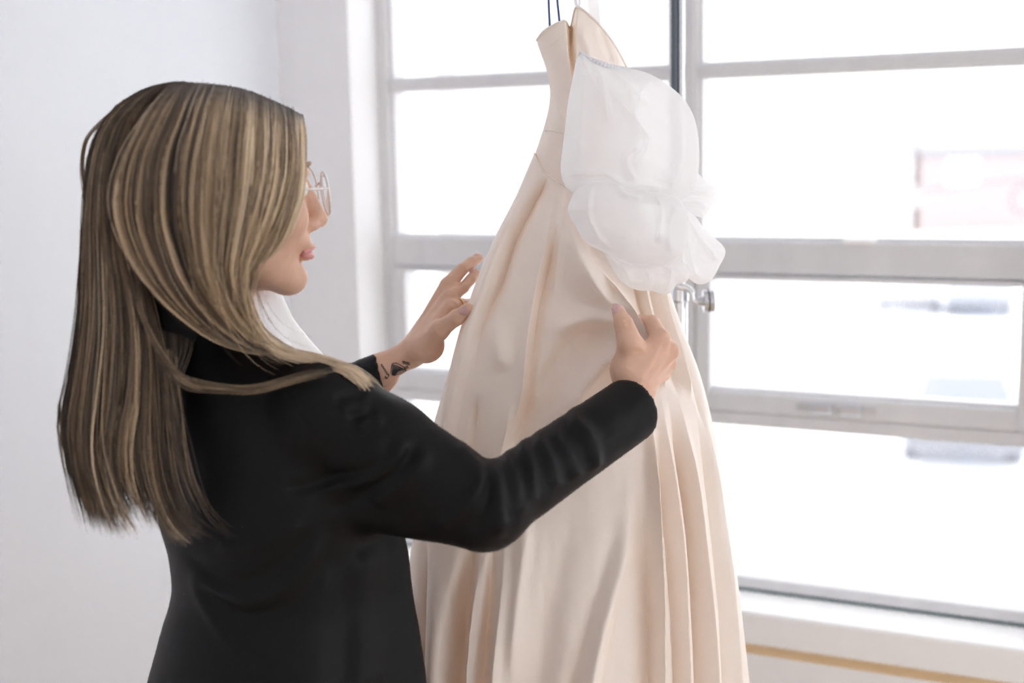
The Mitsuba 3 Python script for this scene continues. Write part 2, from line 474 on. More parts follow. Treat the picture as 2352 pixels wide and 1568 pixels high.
make_window('window_1', -0.72, MULL[0], -0.684, MULL[0] - 0.004, -0.652, MULL[0] - 0.034, 'left grey aluminium window with a thin crossbar')
make_window('window_2', MULL[1], 0.735, MULL[1] + 0.004, 0.690, 0.048, 0.625, 'right grey aluminium window with an opening sash')
make_window('window_3', 1.0, 2.2, 1.036, 2.164, 1.07, 2.13, 'third grey aluminium window, right of the opening sash')
put('trim_3', wbox(MULL[0], MULL[1], -0.09, 0.004, SILL + 0.004, HEAD, 0.003), 'm_frame', label='grey aluminium mullion between the two windows', kind='structure')
# the latch of the right sash and the keeper on the transom
c = 0.300
put('window_2__sash__latch', cat([wbox(c - .075, c + .075, 0.008, 0.012, 1.043, 1.058, 0.001), wbox(c - .05, c - .006, 0.012, 0.024, 1.040, 1.060, 0.004), wbox(c + .006, c + .05, 0.012, 0.024, 1.040, 1.060, 0.004)]),
    'm_steel', label='steel latch on the sash rail')
put('window_2__keeper', wbox(0.305, 0.365, -0.015, 0.006, 1.366, 1.374, 0.001), 'm_trim', label='small pale keeper on the transom')

# ------------------------------------------------------------------ the street
GZ = -3.35


def ground(px, py, z=GZ):
    r = at(px, py, 1.0) - CAM
    return CAM + r * (z - CAM[2]) / r[2]


put('ground', box(-120, 160, 3.6, 260, GZ - 0.3, GZ), 'm_snow', label='snow covered ground of the street', kind='structure')
r0, r1 = ground(1700, 1230), ground(2352, 1290)
rd = (r1 - r0)[:2] / np.linalg.norm((r1 - r0)[:2])


def slab(p, d, half_len, half_wid, z0, z1, bevel=0.0, zrot=None):
    m = box(-half_len, half_len, -half_wid, half_wid, z0, z1, bevel)
    a = math.atan2(d[1], d[0])
    m.apply_transform(trimesh.transformations.rotation_matrix(a, [0, 0, 1]))
    m.apply_translation([p[0], p[1], 0])
    return m


put('road', slab((r0 + r1) / 2, rd, 60, 1.1, GZ, GZ + 0.01), 'm_asphalt', label='pale wet wheel track across the snow', kind='structure')


def extr(poly, depth):
    import shapely
    m = trimesh.creation.extrude_polygon(shapely.Polygon(poly), depth, engine='earcut')
    m.apply_translation([0, 0, -depth / 2])
    return m


def make_car(key, p, yaw, paint, label, tall=1.0):
    """A car whose own x runs forward, z up; p on the ground under its middle."""
    M = trimesh.transformations.rotation_matrix(yaw, [0, 0, 1])
    M[:3, 3] = p
    lift = trimesh.transformations.rotation_matrix(math.pi / 2, [1, 0, 0])

    def add(name, m, b, lab=None):
        m.apply_transform(M)
        return put(f'{key}__{name}', m, b, label=lab)
    H = tall
    prof = [(-2.15, .30), (2.15, .30), (2.18, .62), (2.05, .78), (1.2, .92), (-2.0, .98 * H), (-2.18, .85)]
    body = extr(prof, 1.74)
    body.apply_transform(lift)
    add('body', body, paint)
    roof = [(-1.85, .97 * H), (1.15, .92), (.35, 1.45 * H), (-1.45, 1.47 * H)]
    cab = extr(roof, 1.5)
    cab.apply_transform(lift)
    V = cab.vertices.copy()
    V[:, 1] *= np.where(V[:, 2] > 1.2, 0.82, 1.0)
    cab.vertices = V
    add('cabin', cab, paint)
    h0, h1 = 1.03 * H, 1.38 * H
    add('rear_window', trimesh.Trimesh([(-1.83, -.66, h0), (-1.83, .66, h0), (-1.52, .56, h1), (-1.52, -.56, h1)], [[0, 2, 1], [0, 3, 2]]), 'm_dark_glass', 'tinted glass')
    add('windscreen', trimesh.Trimesh([(1.07, -.66, 1.0), (1.07, .66, 1.0), (.45, .56, h1), (.45, -.56, h1)], [[0, 1, 2], [0, 2, 3]]), 'm_dark_glass', 'tinted glass')
    for sgn in (-1, 1):
        add('side_window', trimesh.Trimesh([(-1.5, sgn * .752, h0), (.9, sgn * .752, h0), (.3, sgn * .64, h1), (-1.3, sgn * .64, h1)], [[0, 1, 2], [0, 2, 3]]), 'm_dark_glass', 'tinted glass')
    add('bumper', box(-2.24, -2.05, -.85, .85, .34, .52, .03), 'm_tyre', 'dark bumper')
    for x in (-1.35, 1.35):
        for sgn in (-1, 1):
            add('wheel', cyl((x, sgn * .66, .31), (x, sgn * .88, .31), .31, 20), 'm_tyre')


g = ground(2210, 1078)
make_car('car', g + np.array([0.6, 2.0, 0]), math.radians(74), 'm_car_silver', None)
tag('car', 'silver car parked on the snow nearest the right window, low in the view', 'car')
g = ground(2090, 722)
make_car('car_001', g + np.array([0.5, 2.0, 0]), math.radians(76), 'm_car_white', None, 1.12)
tag('car_001', 'far white car parked to the left of a grey car', 'car')
g = ground(2262, 730)
make_car('car_002', g + np.array([0.6, 2.0, 0]), math.radians(68), 'm_car_blue', None, 1.05)
tag('car_002', 'far grey-blue car beside the far white car', 'car')


def house(key, label, px0, px1, base_py, dist, eave_h, roof_h, depth, wallm, roofm, hip=0.0):
    """A long low building facing the window: walls, pitched roof with eaves."""
    a, b = at(px0, base_py, dist), at(px1, base_py, dist)
    x0, x1, y = a[0], b[0], a[1]
    tag(key, label, 'building')
    put(key + '__wall', box(x0, x1, y, y + depth, GZ, GZ + eave_h), wallm)
    e = 0.15
    z0, z1 = GZ + eave_h, GZ + eave_h + roof_h
    V = np.array([(x0 - e, y - e, z0), (x1 + e, y - e, z0), (x1 + e, y + depth + e, z0), (x0 - e, y + depth + e, z0), (x0 + hip, y + depth / 2, z1), (x1 - hip, y + depth / 2, z1)])
    put(key + '__roof', trimesh.convex.convex_hull(V), roofm)
    put(key + '__fascia', box(x0 - e, x1 + e, y - e - 0.05, y - e + 0.1, z0 - 0.3, z0 + 0.05), 'm_roof_grey')
    return x0, x1, y


x0, x1, y = house('house', 'long low white house with a tan roof across the street', 1730, 2095, 480, 72, 4.8, 2.6, 14, 'm_house_white', 'm_roof_tan', 2.0)
for k in range(4):
    cx = x0 + 1.6 + k * 2.4
    put('house__window', box(cx - .5, cx + .5, y - .06, y + .02, GZ + 1.4, GZ + 2.6), 'm_house_cream')
x0, x1, y = house('house_001', 'brick-red house with one bright white window, right of the long white house', 2112, 2500, 480, 72, 4.6, 2.9, 12, 'm_house_brick', 'm_roof_tan', 5.0)
cx = at(2207, 395, 72)[0]
put('house_001__window', box(cx - .85, cx + .85, y - .08, y + .02, GZ + 2.6, GZ + 4.1), 'm_car_white', label='bright white window')
x0, x1, y = house('house_002', 'small pale house with a chimney left of the long white house', 1590, 1715, 480, 95, 5.0, 1.4, 10, 'm_house_white', 'm_roof_grey', 1.0)
cx = at(1705, 280, 95)[0]
put('house_002__chimney', box(cx - .3, cx + .3, y + 3, y + 3.6, GZ + 5.0, GZ + 8.6), 'm_house_brick')
# the tall building seen through the left window
tag('building', 'tall pale building with blue-grey windows seen through the left window', 'building')
pb = at(1045, 300, 40)
put('building__wall', box(pb[0], pb[0] + 12, pb[1], pb[1] + 10, GZ, GZ + 12), 'm_house_white')
put('building__pilaster', box(pb[0] - .6, pb[0], pb[1] - .3, pb[1] + 10, GZ, GZ + 12), 'm_house_cream', label='cream corner pilaster')
for zpx in (400,):
    for k in range(2):
        q = at(1112 + 74 * k, zpx, 40)
        put('building__window', box(q[0] - .36, q[0] + .36, pb[1] - .04, pb[1] + .02, q[2] - .42, q[2] + .42), 'm_window_far')
e0, e1 = at(1020, -14, 38), at(1330, 84, 33)
put('building__eave', ribbon([e0, e1], [np.array([0, 0, .11])] * 2, 0.5), 'm_roof_tan', label='sloping tan eave board')
for k, (rows, label) in enumerate((([(1500, 476, 55), (1750, 464, 52), (2000, 447, 47), (2200, 428, 43), (2450, 400, 40)], 'dark overhead cable crossing in front of the brick-red house'),)):
    put('cable', tube(spline(pts(rows), 40), 0.028, 6), 'm_wire', label=label, category='cable')
ring = [at(2352 + 30 * math.cos(a), 458 + 32 * math.sin(a), 42) for a in np.linspace(0, 2 * math.pi, 33)]
put('cable_001', tube(ring, 0.03, 6), 'm_wire', label='coiled loop of cable hanging at the right edge', category='cable')

# ------------------------------------------------------------------ the garment stand that carries the dress
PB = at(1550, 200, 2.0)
PC = at(1566.5, 200, 1.995)
HZ = 2.04
HANG = at(1322, 60, 1.72)
HANG[2] = HZ
tag('garment_rack', 'chrome garment stand behind the wedding dress', 'garment rack')
put('garment_rack__pole', cyl([PB[0], PB[1], 0.05], [PB[0], PB[1], HZ + .0], 0.0062, 20), 'm_chrome_reflection', smooth=40, label='added dark tube for the dark reflection in the chrome pole')  # dark reflection of the chrome pole, built as its own tube
put('garment_rack__pole', cyl([PC[0], PC[1], 0.05], [PC[0], PC[1], HZ + .0], 0.0052, 20), 'm_chrome', smooth=40, label='chrome pole')
mid = (PB + PC) / 2
top = np.array([mid[0], mid[1], HZ])
put('garment_rack__arm', tube(spline([top + [0, 0, -.01], top + [0, 0, .02], HANG + [0, 0, .022], HANG + (HANG - top) * .15 + [0, 0, .02]], 30), 0.008, 14), 'm_chrome', smooth=40)
for k in range(4):
    a = math.radians(45 + 90 * k + 20)
    d = np.array([math.cos(a), math.sin(a), 0])
    lk = put('garment_rack__leg', cyl([mid[0], mid[1], .075], np.array([mid[0], mid[1], .05]) + d * .26, 0.010, 12), 'm_chrome', smooth=40)
    e = np.array([mid[0], mid[1], .025]) + d * .26
    put(lk + '__caster', cat([cyl(e - np.cross(d, [0, 0, .012]), e + np.cross(d, [0, 0, .012]), .025, 16), cyl(e, e + [0, 0, .03], .007, 8)]), 'm_black_plastic')
cl = at(1562, 672, 1.99)
put('garment_rack__collar', cat([cyl([cl[0], cl[1], cl[2] - .012], [cl[0], cl[1], cl[2] + .012], 0.0135, 24), cyl([cl[0], cl[1], cl[2] - .085], [cl[0], cl[1], cl[2] - .014], 0.0118, 24)]), 'm_chrome', smooth=40)
put('garment_rack__crank', tube(spline(pts([(1553, 640, 1.975), (1558, 658, 1.972), (1578, 661, 1.968), (1589, 672, 1.965), (1593, 688, 1.965), (1606, 694, 1.965)]), 40), 0.0050, 12), 'm_chrome', smooth=40)
k0, k1 = at(1603, 692, 1.965), at(1638, 690, 1.965)
knob = put('garment_rack__knob', cat([cyl(k0, k0 + (k1 - k0) * .45, .007, 20), cyl(k0 + (k1 - k0) * .35, k1, .0175, 24)]), 'm_steel', smooth=40)
put('garment_rack__knob__slot', cat([cyl(k0 + (k1 - k0) * .5, k0 + (k1 - k0) * .96, .0178, 24)]) if False else tube([k0 + (k1 - k0) * .62, k0 + (k1 - k0) * .72], .0179, 24), 'm_black_plastic', smooth=40, label='dark ring on the knob')


# ------------------------------------------------------------------ the wedding dress
mat('m_satin_face', proc(lambda p, n, uv: mix((.84, .782, .732), (.865, .81, .762), noise(p.x * 900, p.y * 900, p.z * 900))), 0.42, 0.45, sheen=0.25)
scene['m_satin'] = {'type': 'blendbsdf', 'weight': 0.16, 'a': {'type': 'ref', 'id': 'm_satin_face'},
                     'b': {'type': 'principledthin', 'base_color': {'type': 'rgb', 'value': [.97, .73, .50]}, 'roughness': 0.6, 'diff_trans': 1.6, 'eta': 1.3}}
scene['m_organza'] = {'type': 'blendbsdf', 'weight': 0.24, 'a': {'type': 'principledthin', 'base_color': {'type': 'rgb', 'value': [.985, .985, .99]}, 'roughness': 0.5, 'diff_trans': 1.0, 'eta': 1.3, 'spec_trans': 0.0}, 'b': {'type': 'null'}}
mat('m_elastic', (.70, .70, .73), 0.6)
mat('m_navy', (.05, .09, .22), 0.6)
mat('m_white_tape', (.85, .85, .88), 0.5)
DD = 1.72


def atv(X, d):
    X, d = np.asarray(X, float), np.asarray(d, float)
    return CAM + d[..., None] * (FWD + ((X[..., 0] - 1176) / FOCAL)[..., None] * RIGHT + ((784 - X[..., 1]) / FOCAL)[..., None] * UP)


LEFT = PchipInterpolator([340, 400, 440, 500, 560, 620, 700, 790, 860, 930, 1020, 1130, 1250, 1400, 1568, 2000, 3200], [1232, 1207, 1190, 1161, 1130, 1104, 1075, 1047, 1029, 1008, 984, 964, 946, 926, 910, 900, 900])
RGHT = PchipInterpolator([340, 480, 560, 680, 720, 790, 850, 910, 960, 1050, 1200, 1300, 1400, 1480, 1568, 2000, 3200], [1420, 1470, 1505, 1543, 1556, 1582, 1605, 1622, 1634, 1650, 1672, 1690, 1703, 1712, 1722, 1770, 1850])
SEAM = PchipInterpolator([0, .08, .2, .35, .6, 1], [352, 372, 398, 420, 452, 480])
# line, height (m, towards the viewer), width left, width right (in pattern units), fade in, fade out
SKIRT_FOLDS = [
    ([(1262, 404), (1215, 484), (1180, 553), (1145, 657), (1106, 753), (1085, 880)], -.016, 13, 12, .1, .5),
    ([(1240, 390), (1165, 530), (1118, 650), (1070, 790), (1035, 950), (1010, 1150)], .013, 20, 18, .2, .2),
    ([(1223, 384), (1184, 467), (1128, 584), (1085, 701), (1020, 892), (1002, 1009)], -.006, 7, 9, .2, .3),
    ([(1284, 500), (1271, 575), (1254, 640), (1237, 710), (1228, 770), (1219, 848), (1206, 948), (1165, 1060)], -.011, 8, 12, .2, .3),
    ([(1276, 430), (1262, 520), (1240, 620), (1215, 760), (1200, 900), (1150, 1060)], .011, 20, 12, .2, .2),
    ([(1300, 430), (1290, 500), (1282, 580), (1265, 700)], .008, 12, 16, .2, .4),
    ([(1312, 440), (1325, 520), (1360, 600), (1402, 655), (1434, 706), (1464, 775), (1476, 840)], .051, 62, 11, .6, .12),
    ([(1332, 520), (1358, 590), (1390, 648), (1424, 696)], -.014, 18, 11, .3, .15),
    ([(1290, 460), (1318, 560), (1352, 640), (1400, 706)], .010, 26, 16, .3, .2),
    ([(1418, 730), (1360, 726), (1300, 745), (1240, 790)], .010, 26, 22, .2, .5),
    ([(1425, 765), (1345, 775), (1280, 845), (1205, 960), (1130, 1100)], -.012, 26, 34, .15, .4),
    ([(1430, 800), (1370, 850), (1320, 920), (1280, 1010)], .012, 28, 28, .15, .4),
    ([(1140, 720), (1146, 790), (1152, 862)], .006, 22, 24, .5, .3),
    ([(1100, 900), (1085, 1000), (1075, 1130), (1060, 1250)], -.009, 12, 16, .2, .2),
    ([(1180, 900), (1165, 980), (1130, 1120)], .008, 16, 12, .3, .3),
    # below the arm
    ([(985, 1100), (975, 1241), (971, 1368), (968, 1564), (960, 1900)], -.013, 13, 7, .2, .1),
    ([(1010, 1180), (1000, 1330), (994, 1564), (985, 1900)], .008, 20, 24, .2, .1),
    ([(1095, 1150), (1084, 1262), (1063, 1368), (1046, 1564), (1030, 1900)], -.040, 22, 26, .2, .1),
    ([(1112, 1180), (1100, 1300), (1083, 1411), (1070, 1564), (1055, 1900)], .020, 13, 11, .2, .1),
    ([(1140, 1180), (1131, 1262), (1118, 1390), (1101, 1564), (1085, 1900)], -.026, 10, 20, .2, .1),
    ([(1165, 1180), (1158, 1290), (1145, 1420), (1130, 1564), (1110, 1900)], .010, 14, 22, .2, .1),
    ([(1215, 1120), (1200, 1280), (1182, 1450), (1172, 1600)], .006, 16, 16, .3, .3),
    ([(1340, 1000), (1310, 1180), (1270, 1350), (1235, 1564), (1180, 1900)], -.012, 44, 40, .35, .2),
    ([(1462, 1020), (1448, 1150), (1433, 1262), (1386, 1411), (1352, 1564), (1290, 1900)], .019, 26, 22, .3, .2),
    ([(1440, 1100), (1405, 1270), (1362, 1411), (1320, 1564), (1260, 1900)], -.009, 20, 22, .3, .2),
    ([(1466, 1100), (1474, 1190), (1486, 1283), (1498, 1411), (1500, 1564), (1500, 1900)], -.020, 30, 12, .2, .1),
    ([(1488, 880), (1497, 985), (1507, 1198), (1516, 1411), (1517, 1564), (1520, 1900)], .020, 16, 8, .12, .1),
    ([(1497, 905), (1510, 1070), (1538, 1283), (1553, 1564), (1560, 1900)], -.012, 7, 12, .12, .1),
    ([(1515, 880), (1540, 1070), (1566, 1283), (1578, 1564), (1590, 1900)], .012, 14, 10, .12, .1),
    ([(1530, 900), (1556, 1028), (1588, 1241), (1600, 1411), (1606, 1564), (1610, 1900)], -.020, 8, 14, .12, .1),
    ([(1550, 880), (1582, 1028), (1612, 1241), (1630, 1411), (1640, 1564), (1655, 1900)], .013, 14, 12, .12, .1),
    ([(1590, 900), (1620, 1050), (1640, 1200), (1660, 1411), (1668, 1564), (1690, 1900)], -.010, 8, 12, .12, .1),
    ([(1604, 880), (1636, 1043), (1655, 1156), (1680, 1369), (1693, 1539), (1715, 1900)], .008, 9, 8, .12, .1),
    # pleats above and beside the right hand
    ([(1456, 600), (1470, 690), (1500, 790), (1515, 900)], -.012, 8, 10, .1, .2),
    ([(1468, 600), (1484, 690), (1512, 790), (1528, 900)], .010, 9, 8, .1, .2),
    ([(1490, 600), (1504, 690), (1530, 790), (1560, 920)], -.010, 7, 9, .1, .2),
    ([(1508, 600), (1526, 700), (1556, 800), (1590, 930)], .010, 12, 9, .1, .2),
    ([(1525, 640), (1540, 710), (1572, 800), (1602, 900), (1622, 1000)], -.007, 6, 8, .1, .2),
]


FOLD_GAIN = 1.6
for L, *_ in SKIRT_FOLDS:                 # the long folds run on to the hem
    if L[-1][1] == 1900:
        (xa, ya), (xb, yb) = L[-2], L[-1]
        k = (xb - xa) / (yb - ya) * .6
        L += [(xb + 500 * k, 2400), (xb + 1000 * k, 2900)]



def skirt():
    nf, nb, nv = 420, 120, 330
    phi = np.linspace(0, math.pi, nf)
    q = (1 - np.cos(phi)) / 2
    q = 0.5 * q + 0.5 * np.linspace(0, 1, nf)
    r = np.r_[np.linspace(0, 0.44, 290), np.linspace(0.44, 1, nv - 290 + 1)[1:]]
    seam = SEAM(q)
    Y = seam[None] + r[:, None] * (2960 - seam[None])
    L, R = LEFT(Y), RGHT(Y)
    X = L + (R - L) * q[None]
    hw = (R - L) / 2 / FOCAL * DD
    s = np.sqrt(np.clip(1 - (2 * q - 1) ** 2, 0, 1))[None]
    P2 = np.stack([X, Y], -1)
    f = folds(P2.reshape(-1, 2), SKIRT_FOLDS, 45).reshape(X.shape)
    f = f * FOLD_GAIN
    f = f + 0.005 * (meshkit.fbm(np.stack([X / 60, Y / 190, X * 0], -1), 3, 3) - .5) * np.clip(r * 12, 0, 1)[:, None]
    f = f * np.clip(s * 3.0, 0, 1)
    b = 0.72 * hw
    d = DD - b * s
    V = atv(P2, d)
    n = np.stack([(2 * q - 1)[None] * 0.25 + 0 * X, -s - 0.15 + 0 * X], -1)
    n /= np.linalg.norm(n, axis=-1, keepdims=True)
    V = V + f[..., None] * (n[..., :1] * RIGHT + n[..., 1:] * np.array([0, 1.0, 0]))
    # the back half closes the bell
    qb = ((1 + np.cos(np.linspace(0, math.pi, nb + 2))) / 2)[1:-1]
    sb = SEAM(qb)
    Yb = sb[None] + r[:, None] * (2960 - sb[None])
    Lb, Rb = LEFT(Yb), RGHT(Yb)
    Xb = Lb + (Rb - Lb) * qb[None]
    hb = (Rb - Lb) / 2 / FOCAL * DD
    ss = np.sqrt(np.clip(1 - (2 * qb - 1) ** 2, 0, 1))[None]
    db = DD + ss * (0.72 * hb + 0.02 * r[:, None] * 2 * np.sin(qb * 46 + 2 * np.sin(qb * 9)))
    Vb = atv(np.stack([Xb, Yb], -1), db)
    A = np.concatenate([V, Vb], 1)
    return trimesh.Trimesh(A.reshape(-1, 3), grid_faces(nf + nb, nv, True), process=False), V


tag('wedding_dress', 'cream satin wedding dress with a white organza puff, hanging on the garment stand', 'dress')
sk_mesh, sk_front = skirt()
put('wedding_dress__skirt', sk_mesh, 'm_satin', smooth=True)
# bodice: control rows from the neckline to the waist
BX = np.array([
    [(1233, 92), (1244, 76), (1264, 60), (1296, 46), (1309, 62), (1325, 14), (1364, 44), (1404, 92), (1440, 156)],
    [(1241, 120), (1258, 106), (1278, 95), (1302, 88), (1311, 102), (1325, 66), (1366, 92), (1410, 132), (1446, 192)],
    [(1256, 165), (1272, 158), (1290, 152), (1307, 147), (1315, 152), (1328, 146), (1370, 168), (1416, 195), (1455, 240)],
    [(1263, 225), (1280, 226), (1298, 227), (1316, 227), (1332, 227), (1350, 229), (1390, 236), (1425, 252), (1462, 292)],
    [(1248, 296), (1266, 298), (1290, 302), (1314, 307), (1335, 311), (1356, 316), (1392, 326), (1428, 342), (1466, 362)],
    [(1228, 356), (1242, 388), (1268, 414), (1298, 436), (1323, 448), (1352, 458), (1387, 470), (1430, 482), (1468, 490)]], float)
BD = np.array([[0, -.030, -.045, -.052, -.010, -.056, -.052, -.036, 0.0]] * 6)
BD[0, 4], BD[1, 4], BD[2, 4] = .030, .016, -.032
BD[3:, 4] = -.054
BD[5] = [0, -.030, -.043, -.048, -.050, -.050, -.046, -.034, 0]


def patch(X, D, nu, nv, extra=None):
    from scipy.interpolate import RectBivariateSpline
    r, c = X.shape[:2]
    u, v = np.linspace(0, c - 1, nu), np.linspace(0, r - 1, nv)
    def f(a):
        along = PchipInterpolator(np.arange(c), a, axis=1)(u)
        return CubicSpline(np.arange(r), along, axis=0)(v)
    XX = np.stack([f(X[..., 0]), f(X[..., 1])], -1)
    dd = f(D) + DD
    if extra is not None:
        dd = dd - folds(XX.reshape(-1, 2), extra).reshape(dd.shape)
    return XX, dd


BOD_FOLDS = [([(1250, 116), (1268, 100), (1290, 84), (1305, 78)], .0016, 3, 3, .05, .05),
             ([(1262, 180), (1280, 240), (1300, 290), (1312, 330)], .004, 9, 7, .2, .2),
             ([(1330, 60), (1350, 110), (1368, 170)], .006, 12, 12, .2, .3),
             ([(1372, 62), (1392, 110), (1408, 160)], -.006, 6, 9, .2, .3)]
XX, dd = patch(BX, BD, 160, 110, BOD_FOLDS)
Vf = atv(XX, dd)
BB = BX.copy()
BB[0, 1:-1, 1] += [6, 14, 22, 8, 40, 26, 8]
XB, db = patch(BB[:, ::-1], -BD[:, ::-1] * 0.9, 160, 110)
db = DD + np.abs(db - DD)
Vb = atv(XB, db)[:, 1:-1]
ALL = np.concatenate([Vf, Vb], 1)
put('wedding_dress__bodice', trimesh.Trimesh(ALL.reshape(-1, 3), grid_faces(ALL.shape[1], 110, True), process=False), 'm_satin', smooth=True)
fr = atv(XX, dd - .0006)
put('wedding_dress__skirt__waist_seam', tube(sk_front[0, ::4], .0012, 6), 'm_satin', smooth=True)
put('wedding_dress__bodice__seam', tube(fr[88, 2:90:3], .0008, 6), 'm_satin', smooth=True)
put('wedding_dress__bodice__hem', tube(fr[1, ::2], .0016, 8), 'm_satin', smooth=True)


def closed_spline(poly, step=5.0):
    P = np.asarray(poly, float)
    Q = np.vstack([P, P[:1]])
    t = np.r_[0, np.cumsum(np.linalg.norm(np.diff(Q, axis=0), axis=1))]
    n = int(t[-1] / step)
    return CubicSpline(t, Q, bc_type='periodic')(np.linspace(0, t[-1], n, endpoint=False))


def inflate(poly, depth, tf, tb, R, lines=(), step=4.0, crumple=0.0, seed=0, freq=50.0, slope=(0, 0), smooth_edge=True, ref=None):
    """A soft closed shape from its outline: it swells tf towards the viewer and tb away, over R from its edge."""
    import shapely
    from scipy.spatial import Delaunay
    E = closed_spline(poly, step) if smooth_edge else np.vstack([np.linspace(a, b, max(2, int(np.linalg.norm(np.subtract(b, a)) / step)), endpoint=False) for a, b in zip(poly, list(poly[1:]) + [poly[0]])])
    G = shapely.Polygon(E).buffer(0)
    x0, y0, x1, y1 = G.bounds
    gx, gy = np.meshgrid(np.arange(x0, x1, step), np.arange(y0, y1, step * .9))
    gx = gx + (np.arange(gx.shape[0]) % 2)[:, None] * step / 2
    I = np.stack([gx.ravel(), gy.ravel()], 1)
    I = I[shapely.contains_xy(G, I[:, 0], I[:, 1])]
    I = I[shapely.distance(shapely.points(I), G.exterior) > step * .55]
    X = np.vstack([E, I])
    F = Delaunay(X).simplices
    c = X[F].mean(1)
    F = F[shapely.contains_xy(G, c[:, 0], c[:, 1])]
    a, b = X[F[:, 1]] - X[F[:, 0]], X[F[:, 2]] - X[F[:, 0]]
    fl = a[:, 0] * b[:, 1] - a[:, 1] * b[:, 0] > 0
    F[fl] = F[fl][:, ::-1]
    dist = np.r_[np.zeros(len(E)), shapely.distance(shapely.points(I), G.exterior)]
    u = np.clip(dist / R, 0, 1)
    prof = np.sqrt(np.clip(1 - (1 - u) ** 2, 0, 1))
    rel = folds(X, lines) if len(lines) else 0
    rel = rel + crumple * (np.abs(meshkit.fbm(np.stack([X[:, 0] / freq, X[:, 1] / freq, 0 * X[:, 0] + seed], -1), 3, seed) - .5) * 2 - .3)
    reb = crumple * (meshkit.fbm(np.stack([X[:, 0] / freq, X[:, 1] / freq, 0 * X[:, 0] + seed + 9], -1), 3, seed + 4) - .5)
    g = depth + slope[0] * (X[:, 0] - X[:, 0].mean()) + slope[1] * (X[:, 1] - X[:, 1].mean())
    fd, bd = g - (tf * prof + rel * prof), g + np.maximum(tb * prof + reb * prof, .0006 * (u > 0))
    ne = len(E)
    Vf, Vb = atv(X, fd), atv(X[ne:], bd[ne:])
    remap = np.r_[np.arange(ne), np.arange(len(I)) + len(X)]
    return trimesh.Trimesh(np.vstack([Vf, Vb]), np.vstack([F, remap[F][:, ::-1]]), process=False)


PUFF = 'wedding_dress__puff_sleeve'
put(PUFF, inflate([(1335, 122), (1365, 135), (1400, 148), (1438, 156), (1480, 165), (1520, 185), (1556, 212), (1583, 245), (1600, 290), (1606, 340), (1603, 400), (1588, 440), (1560, 465), (1500, 470), (1430, 462), (1370, 452), (1320, 445), (1297, 425), (1288, 395), (1292, 340), (1299, 280), (1307, 220), (1318, 165)],
                  1.62, .06, .05, 95, [
    ([(1548, 222), (1570, 270), (1578, 330), (1560, 400), (1530, 440)], .012, 20, 5, .1, .1),
    ([(1360, 140), (1420, 220), (1470, 290), (1490, 330)], .008, 14, 10, .1, .3),
    ([(1400, 152), (1440, 190), (1500, 250)], .007, 8, 10, .1, .3), ([(1380, 150), (1390, 230), (1400, 300)], .006, 10, 8, .1, .4),
    ([(1500, 180), (1460, 260), (1490, 320), (1440, 390)], .009, 6, 20, .1, .2), ([(1340, 150), (1330, 260), (1325, 380)], .008, 10, 14, .1, .2),
    ([(1300, 400), (1380, 400), (1440, 430), (1520, 435)], .010, 6, 14, .1, .1), ([(1480, 330), (1440, 370), (1470, 420)], .006, 9, 9, .2, .2)],
    crumple=.0045, seed=3, freq=70), 'm_organza', smooth=True, label='white sheer organza puff')
put(PUFF + '__lower_tier', inflate([(1330, 425), (1360, 408), (1420, 410), (1490, 425), (1550, 445), (1575, 480), (1580, 530), (1570, 580), (1545, 604), (1500, 611), (1440, 606), (1385, 578), (1346, 556), (1318, 512), (1304, 482), (1312, 455)],
                                   1.60, .045, .05, 70, [
    ([(1360, 420), (1350, 480), (1370, 540), (1420, 585)], .009, 12, 8, .1, .2), ([(1420, 420), (1440, 445), (1480, 450)], .009, 8, 8, .1, .2),
    ([(1560, 470), (1540, 520), (1545, 590)], .010, 10, 12, .1, .2), ([(1500, 440), (1520, 480), (1510, 560)], .008, 6, 14, .2, .2)],
    crumple=.004, seed=5, freq=60), 'm_organza', smooth=True)
put(PUFF + '__tail', inflate([(1545, 440), (1602, 396), (1625, 420), (1653, 438), (1636, 470), (1616, 501), (1592, 494), (1565, 480)], 1.625, .014, .012, 30,
                             [([(1555, 450), (1600, 440), (1645, 440)], .009, 5, 7, .1, .05), ([(1555, 462), (1595, 462), (1625, 480)], .009, 5, 7, .1, .1)], crumple=.002, seed=8, freq=40, smooth_edge=False), 'm_organza', smooth=True)
put(PUFF + '__tail', inflate([(1535, 450), (1575, 468), (1600, 500), (1625, 532), (1648, 552), (1666, 574), (1652, 612), (1634, 642), (1608, 653), (1585, 642), (1560, 610), (1545, 560)], 1.63, .016, .014, 34,
                             [([(1560, 470), (1600, 530), (1650, 600)], .010, 5, 8, .1, .05), ([(1555, 470), (1580, 560), (1600, 640)], .010, 6, 8, .1, .05), ([(1570, 475), (1620, 540), (1655, 580)], .008, 5, 7, .1, .05), ([(1550, 480), (1562, 560), (1575, 630)], .008, 5, 7, .1, .05)],
                             crumple=.004, seed=11, freq=40), 'm_organza', smooth=True)
put(PUFF + '__frill', inflate([(1385, 575), (1440, 600), (1500, 608), (1560, 598), (1585, 630), (1572, 648), (1556, 652), (1546, 665), (1528, 676), (1500, 668), (1478, 668), (1452, 662), (1428, 648), (1404, 612)], 1.61, .022, .02, 30,
                              [([(1430, 600), (1440, 630), (1446, 660)], .007, 6, 8, .1, .05), ([(1480, 605), (1490, 640), (1488, 668)], .007, 6, 8, .1, .05), ([(1530, 600), (1540, 630), (1532, 672)], .007, 6, 8, .1, .05)], crumple=.005, seed=14, freq=36), 'm_organza', smooth=True)
